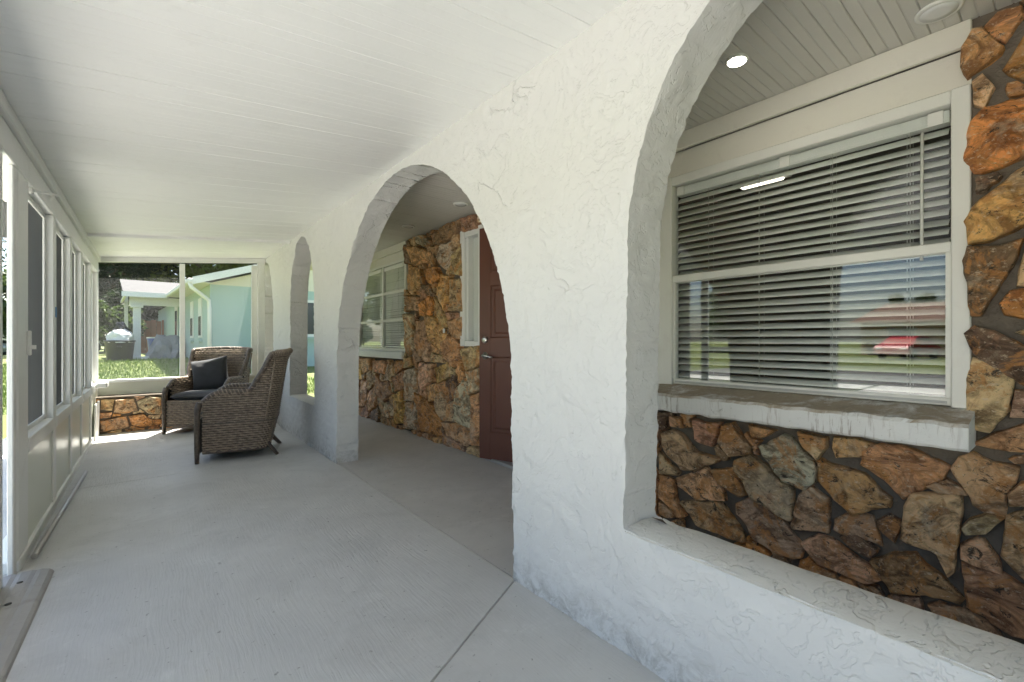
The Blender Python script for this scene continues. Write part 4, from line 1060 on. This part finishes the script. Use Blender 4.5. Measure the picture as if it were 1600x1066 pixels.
# local axes: x along gable wall to the right, y along side wall away
wl_=MB(); wl_.box(0,9,0,.2,-.4,2.37); wl_.box(0,.2,.2,16,-.4,2.37); wl_.build('wall',M['teal'],nh)
gz=2.39
V=[(-.40,-.02,gz+.02),(9,-.02,gz+.02),(9,-.02,gz+3.1),(4.5,-.02,gz+1.55)]
MB().add([(-.1,-.01,2.371),(9,-.01,2.371),(4.5,-.01,2.371+.337*4.6),(-.1,.2,2.371),(9,.2,2.371),(4.5,.2,2.371+.337*4.6)],[(0,1,2),(5,4,3),(0,3,4,1),(1,4,5,2),(2,5,3,0)]).build('gable',M['ncream'],nh)
# roof slopes
V=[(-.42,-.42,gz-.0),(4.5,-.42,gz+.337*4.92),(4.5,16,gz+.337*4.92),(-.42,16,gz)]
V2=[(x,y,z+.06) for x,y,z in V]
MB().add(V+V2,[(0,3,2,1),(4,5,6,7),(0,1,5,4),(1,2,6,5),(2,3,7,6),(3,0,4,7)]).build('roof',M['shingle'],nh)
V=[(4.5,-.42,gz+.337*4.92),(9.42,-.42,gz),(9.42,16,gz),(4.5,16,gz+.337*4.92)]; V2=[(x,y,z+.06) for x,y,z in V]
MB().add(V+V2,[(0,3,2,1),(4,5,6,7),(0,1,5,4),(1,2,6,5),(2,3,7,6),(3,0,4,7)]).build('roof',M['shingle'],nh)
V=[(-.44,-.45,gz-.10),(4.5,-.45,gz-.10+.337*4.94),(4.5,-.45,gz+.09+.337*4.94),(-.44,-.45,gz+.09)]; V2=[(x,-.425,z) for x,y,z in V]
MB().add(V+V2,[(0,1,2,3),(4,7,6,5),(0,4,5,1),(1,5,6,2),(2,6,7,3),(3,7,4,0)]).build('rake_fascia',M['nwhite'],nh)
bxo('soffit',M['ncream'],nh,-.41,-.001,-.41,5.0,gz-.035,gz-.02)
MB().box(-.54,-.43,-.44,4.9,gz-.06,gz+.055,bev=.02).build('gutter',M['nwhite'],nh)
MB().tube([(-.48,-.36,gz-.05),(-.46,-.36,gz-.16),(-.2,-.16,gz-.34),(-.035,-.05,gz-.46),(-.02,-.05,gz-.7),(-.02,-.05,-.2)],.05,8).build('downspout',M['nwhite'],nh)
for yy,zz in ((1.5,.95),(3.1,.95)):
    w=empty('window'); w.parent=nh; bxo('frame',M['nwhite'],w,-.03,-.001,yy-.28,yy+.28,zz,zz+1.15); bxo('pane',M['darkglass'],w,-.034,-.031,yy-.22,yy+.22,zz+.06,zz+.62); bxo('sill',M['teal'],w,-.09,-.001,yy-.32,yy+.32,zz-.14,zz-.06)
w=empty('window'); w.parent=nh; bxo('frame',M['nwhite'],w,2.0,3.1,-.03,-.001,.98,2.1); bxo('pane',M['darkglass'],w,2.08,3.02,-.034,-.031,1.06,2.02); bxo('sill',M['teal'],w,1.95,3.15,-.08,-.031,.90,.975)
d=empty('door'); d.parent=nh; bxo('leaf',M['nwhite'],d,-.03,-.001,6.6,7.5,.2,2.2); bxo('glazing',M['darkglass'],d,-.034,-.031,6.75,7.35,.9,2.0)
# porch roof
pr=[(-1.62,4.75,gz-.02),(-.10,4.75,gz-.02),(1.6,8.2,gz+.74),(-1.62,8.2,gz+.74)]
V=pr+[(x,y,z+.06) for x,y,z in pr]
MB().add(V,[(0,3,2,1),(4,5,6,7),(0,1,5,4),(1,2,6,5),(2,3,7,6),(3,0,4,7)]).build('porch_roof',M['shingle'],nh)
bxo('porch_fascia',M['nwhite'],nh,-1.66,-.5,4.70,4.745,gz-.10,gz+.06); bxo('porch_beam',M['nwhite'],nh,-1.45,-.002,5.15,5.3,gz-.34,gz-.06)
bxo('porch_side',M['nwhite'],nh,-1.60,-1.54,4.76,8.1,gz-.1,gz-.021)
pp=MB(); pp.box(-1.36,-1.16,5.14,5.32,.1,gz-.34); pp.box(-1.42,-1.10,5.08,5.38,gz-.42,gz-.341); pp.build('porch_post',M['nwhite'],nh)
bxo('porch_post',M['nwhite'],nh,-1.50,-1.40,7.6,7.75,.1,gz+.3)
bxo('porch_slab',M['drive'],nh,-1.7,-.002,4.9,8.2,-.1,.27)

# yard clutter
def at_ground(px,D,dz=0):
    u=(px-235)/900.0*D; y=(D-u*sinY)/cosY; return (u,y,ground_z(u,y)+dz)
bn=tag(empty('trash_bin',at_ground(187,14.0)),'black round trash bin heaped with a white bag on the lawn','bin')
MB().lathe([(.30,0),(.31,.04),(.36,.58),(.385,.59),(.385,.63),(.35,.63)],(0,0,0),24).build('tub',M['bin'],bn)
hb=MB(); hb.box(-.06,.06,-.41,-.37,.40,.46,bev=.01); hb.build('handle',M['bin'],bn)
def blob(name,mt,parent,rx,ry,rz_,loc,seed,rough=.25):
    bm=bmesh.new(); bmesh.ops.create_icosphere(bm,subdivisions=3,radius=1)
    for v in bm.verts:
        p=v.co; f=1+rough*mnoise.noise(p*1.6+Vector((seed,0,0)))+rough*.5*mnoise.noise(p*4+Vector((0,seed,0))); v.co=Vector((p.x*f*rx,p.y*f*ry,max(-.2,p.z*f)*rz_))
    me=bpy.data.meshes.new(name); bm.to_mesh(me); bm.free(); me.materials.append(mt); o=link(bpy.data.objects.new(name,me)); o.location=loc
    if parent: o.parent=parent
    return o
x,y,z=at_ground(187,14.0)
tag(blob('trash_bag',M['bag'],None,.36,.36,.36,(x,y,z+.63),3),'white plastic bag bulging out of the black bin','bag')
tag(blob('trash_bag',M['darkbag'],None,.17,.17,.24,(x+.02,y+.1,z+.95),8,.5),'crumpled black bag on top of the white one','bag')
x,y,z=at_ground(262,15.6); tag(blob('tarp_heap',M['tarp'],None,.55,.45,.80,(x-.02,y-.5,z-.02),5,.35),'grey tarp covered heap beside the neighbouring porch post','tarp')
x,y,z=at_ground(243,17.0); bt=tag(empty('plastic_tub',(x,y,.52)),'blue plastic tub on the neighbouring porch','tub'); MB().lathe([(.21,0),(.25,.58),(.27,.60),(.27,.63),(.24,.63)],(0,0,0),20).build('tub',M['bluebin'],bt)
MB().lathe([(.272,.632),(.272,.665),(.2,.68)],(0,0,0),20).build('lid',M['nwhite'],bt)
x,y,z=at_ground(246,20.5); cr=tag(empty('board_fence',(x,y,z)),'brown board fence behind the neighbouring porch','fence')
for k in range(9): bxo('plank',M['brown'],cr,-.8+k*.19,-.8+k*.19+.18,-.015,.015,.02,1.5+.05*math.sin(k*3))
x,y,z=at_ground(205,14.4); tag(bxo('plank',M['paver'],None,x-.45,x+.45,y-.12,y+.12,z+.0,z+.09,bev=.01),'white plank lying on the grass beside the black bin','plank')
# cars
def car(name,label,loc,rz,mt,grp):
    c=tag(empty(name,loc,rz),label,'car',grp)
    L,Wd=4.4,1.75
    side=[(-2.2,.35),(-2.18,.70),(-2.0,.82),(-1.45,.90),(-.85,1.38),(-.5,1.45),(.45,1.44),(.75,1.36),(1.45,.96),(2.05,.86),(2.2,.70),(2.2,.35)]
    V=[];F=[]; n=len(side)
    for yy,k in ((-Wd/2,1),(-Wd/2+.06,1.0),(Wd/2-.06,1.0),(Wd/2,1)):
        for x_,z_ in side:
            tuck=.16 if z_>1.0 else 0.0; V.append((x_,yy*(1-tuck),z_))
    for r in range(3):
        for i in range(n-1): F.append((r*n+i,r*n+i+1,(r+1)*n+i+1,(r+1)*n+i))
        F.append((r*n+n-1,r*n,(r+1)*n,(r+1)*n+n-1))
    F.append(tuple(range(n))); F.append(tuple(3*n+i for i in range(n))[::-1])
    MB().add(V,F).build('body',mt,c)
    for s_ in (-1,1):
        yy=s_*(Wd/2)*.845+s_*.075
        V=[(-1.25,yy,.95),(-.80,yy*.985,1.32),(-.05,yy*.985,1.36),(-.05,yy,.95),(.0,yy,.95),(.0,yy*.985,1.36),(.68,yy*.985,1.29),(1.2,yy,.97)]
        MB().add(V,[(0,1,2,3),(4,5,6,7)]).build('side_window',M['darkglass'],c)
    for x_ in (-1.35,1.35):
        for s_ in (-1,1):
            w=MB().lathe([(.2,-.11),(.31,-.11),(.33,-.07),(.33,.07),(.31,.11),(.2,.11)],(x_,s_*.78,.33),20,'y').build('wheel',M['tyre'],c)
            MB().lathe([(.19,-.112),(.18,.112)],(x_,s_*.78,.33),16,'y').build('rim',M['silver'],w)
    for s_ in (-1,1): bxo('headlight',M['nwhite'],c,2.15,2.205,s_*.62-.18,s_*.62+.18,.60,.72,bev=.02); bxo('tail_light',M['redcar'],c,-2.2,-2.15,s_*.66-.14,s_*.66+.14,.62,.76,bev=.02)
    return c
x,y,z=at_ground(150,21.0); car('parked_car','silver car parked behind the black bin',(x-1.55,y+.5,z+.0),R(4),M['silver'],'parked cars')
car('parked_car','red car parked across the road',(-33.0,6.4,-.10),R(12),M['redcar'],'parked cars')

# ------------------------------------------------------------------ trees
def tree(name,label,loc,h,cr,mt,n,leaf,seed,trunk=.22,low=.3,group='trees beyond the porch',squash=.8,clumps=26):
    t=tag(empty(name,loc),label,'tree' if trunk>.05 else 'shrub',group); rr=random.Random(seed); g_=np.random.default_rng(seed)
    if trunk>.05:
        m=MB(); m.tube([(0,0,-.2),(.05,.02,h*.3),(-.05,.08,h*.55),(.05,0,h*.8)],[trunk,trunk*.8,trunk*.6,trunk*.25],9)
        for k in range(6):
            a=rr.uniform(0,6.28); z0=h*rr.uniform(.3,.6); m.tube([(0,0,z0),(math.cos(a)*cr*.35,math.sin(a)*cr*.35,z0+h*.12),(math.cos(a)*cr*.7,math.sin(a)*cr*.7,z0+h*.2)],[trunk*.4,trunk*.25,trunk*.08],6)
        m.build('trunk',M['bark'],t)
    zc=h*(1+low)/2; zr=h*(1-low)/2
    cl=[]
    for k in range(clumps):
        while True:
            p=g_.uniform(-1,1,3)
            if .35<np.linalg.norm(p)<1: break
        cl.append((p*np.array([cr,cr,zr])*.82,rr.uniform(.18,.38)*cr))
    per=n//clumps; P=[]
    for c,r in cl:
        d=g_.normal(size=(per,3)); d/=np.linalg.norm(d,axis=1,keepdims=True); P.append(c+d*r*(g_.uniform(.45,1.05,(per,1)))*np.array([1,1,squash]))
    P=np.concatenate(P)+np.array([0,0,zc]); P[:,2]=np.maximum(P[:,2],.03); K=len(P)
    A=g_.normal(size=(K,3)); A/=np.linalg.norm(A,axis=1,keepdims=True); B=np.cross(A,g_.normal(size=(K,3))); B/=np.linalg.norm(B,axis=1,keepdims=True)
    s_=leaf*g_.uniform(.6,1.3,(K,1)); V=np.stack([P-A*s_,P+B*s_*.45,P+A*s_,P-B*s_*.45],1).reshape(-1,3)
    me=bpy.data.meshes.new('crown'); me.from_pydata(V.tolist(),[],[(4*i,4*i+1,4*i+2,4*i+3) for i in range(K)]); me.materials.append(mt)
    o=link(bpy.data.objects.new('crown',me)); o.parent=t; return t
tree('oak_tree','big dark oak tree shading the yard behind the bin',(*at_ground(175,27)[:2],.4),9.0,4.2,M['leaf_dark'],15000,.16,1,trunk=.4,low=.26)
tree('oak_tree','dark oak tree behind the neighbouring porch roof',(*at_ground(196,36)[:2],.4),10.0,4.6,M['leaf_dark'],12000,.18,2,trunk=.35,low=.2)
tree('lime_tree','bright yellow green tree showing above the neighbouring roof',(4.0,33,.4),10.5,5.5,M['leaf_lime'],24000,.2,3,trunk=.3,low=.25)
tree('lime_tree','light green tree right of the neighbouring gable',(16,31,.4),9.5,5.0,M['leaf_lime'],9000,.2,4,trunk=.3,low=.25)
tree('leafy_shrub','pale leafy shrub right behind the black bin',(*at_ground(178,19.5)[:2],.4),2.6,1.2,M['leaf_mid'],5000,.11,5,trunk=0,low=0,group='shrubs in the yard')
tree('leafy_shrub','green leafy shrub under the neighbouring porch roof',(*at_ground(250,26)[:2],.4),3.4,1.7,M['leaf_mid'],6000,.12,6,trunk=0,low=0,group='shrubs in the yard')
tree('leafy_shrub','green shrub behind the silver car',(*at_ground(140,25)[:2],.4),3.0,1.8,M['leaf_mid'],5000,.13,7,trunk=0,low=0,group='shrubs in the yard')
tree('leafy_shrub','dark shrub between bin and porch post',(*at_ground(214,23)[:2],.4),3.6,1.5,M['leaf_dark'],5000,.13,17,trunk=0,low=0,group='shrubs in the yard')
tree('leafy_shrub','tall hedge shrub seen through the gap of the screen door',(-5.4,29,.3),4.5,2.0,M['leaf_mid'],7000,.13,41,trunk=0,low=0,group='shrubs in the yard')
tree('street_tree','green tree by the road seen past the screen door',(-7.4,21,.1),6.5,2.8,M['leaf_mid'],9000,.15,8,trunk=.25,low=.12)
tree('street_tree','second tree farther along the road past the screen door',(-10.5,34,.1),8.5,3.6,M['leaf_mid'],9000,.17,9,trunk=.25,low=.1)
for k,(x_,y_,h_,mt_) in enumerate(((-34,18,6,'leaf_mid'),(-46,-6,8,'leaf_dark'),(-40,-14,6.5,'leaf_mid'),(-26,26,7,'leaf_dark'),(-50,9,6,'leaf_mid'))):
    tree('street_tree',['round green tree across the road','tall dark tree across the road behind the tan house','small green tree far along the road','dark tree across the road by the corner','green tree behind the tan house roof'][k],(x_,y_,-.1),h_,3.0,M[mt_],6000,.18,20+k,trunk=.25,low=.2,group='trees across the road')
# house across the road, pole
oh=tag(empty('opposite_house',(-38,4.0,-.1)),'tan house with brown roof across the road','house')
bxo('wall',M['tan'],oh,-4,0,-6,6,-.1,2.6)
V=[(.6,-6.6,2.55),(.6,6.6,2.55),(-2,5,4.0),(-2,-5,4.0),(-4.6,-6.6,2.55),(-4.6,6.6,2.55)]
MB().add(V,[(0,1,2,3),(4,3,2,5),(0,3,4),(1,5,2),(0,4,5,1)]).build('roof',M['roofbrown'],oh)
for yy in (-4,-1.2,3.6):
    w=empty('window'); w.parent=oh; bxo('frame',M['nwhite'],w,.001,.04,yy-.8,yy+.8,.9,2.1); bxo('pane',M['darkglass'],w,.041,.045,yy-.72,yy+.72,.98,2.02)
up=tag(empty('utility_pole',(-17.0,1.2,-.1)),'wooden utility pole with a crossarm across the road','pole')
MB().tube([(0,0,-.2),(0,0,9)],[.15,.10],10).build('pole',M['bark'],up); bxo('crossarm',M['bark'],up,-.06,.06,-1.2,1.2,8.2,8.35)
mb=tag(empty('mailbox',(-8.9,1.2,-.05)),'white mailbox on a post by the road','mailbox'); bxo('post',M['nwhite'],mb,-.05,.05,-.05,.05,-.1,1.0); MB().box(-.25,.25,-.1,.1,1.0,1.22,bev=.03).build('box',M['nwhite'],mb)

# grass blades near the end of the porch (uncountable)
g_=np.random.default_rng(4); K=26000
px_=g_.uniform(-4.5,3.0,K); py_=g_.uniform(9.0,19.0,K); hz=np.array([ground_z(a,b) for a,b in zip(px_,py_)]); hh=g_.uniform(.04,.11,K); an=g_.uniform(0,6.28,K); wd=.009
V=np.stack([np.stack([px_-wd*np.cos(an),py_-wd*np.sin(an),hz],1),np.stack([px_+wd*np.cos(an),py_+wd*np.sin(an),hz],1),np.stack([px_+g_.uniform(-.04,.04,K),py_+g_.uniform(-.04,.04,K),hz+hh],1)],1).reshape(-1,3)
me=bpy.data.meshes.new('grass'); me.from_pydata(V.tolist(),[],[(3*i,3*i+1,3*i+2) for i in range(K)]); me.materials.append(M['blade'])
tag(link(bpy.data.objects.new('grass',me)),kind='stuff')
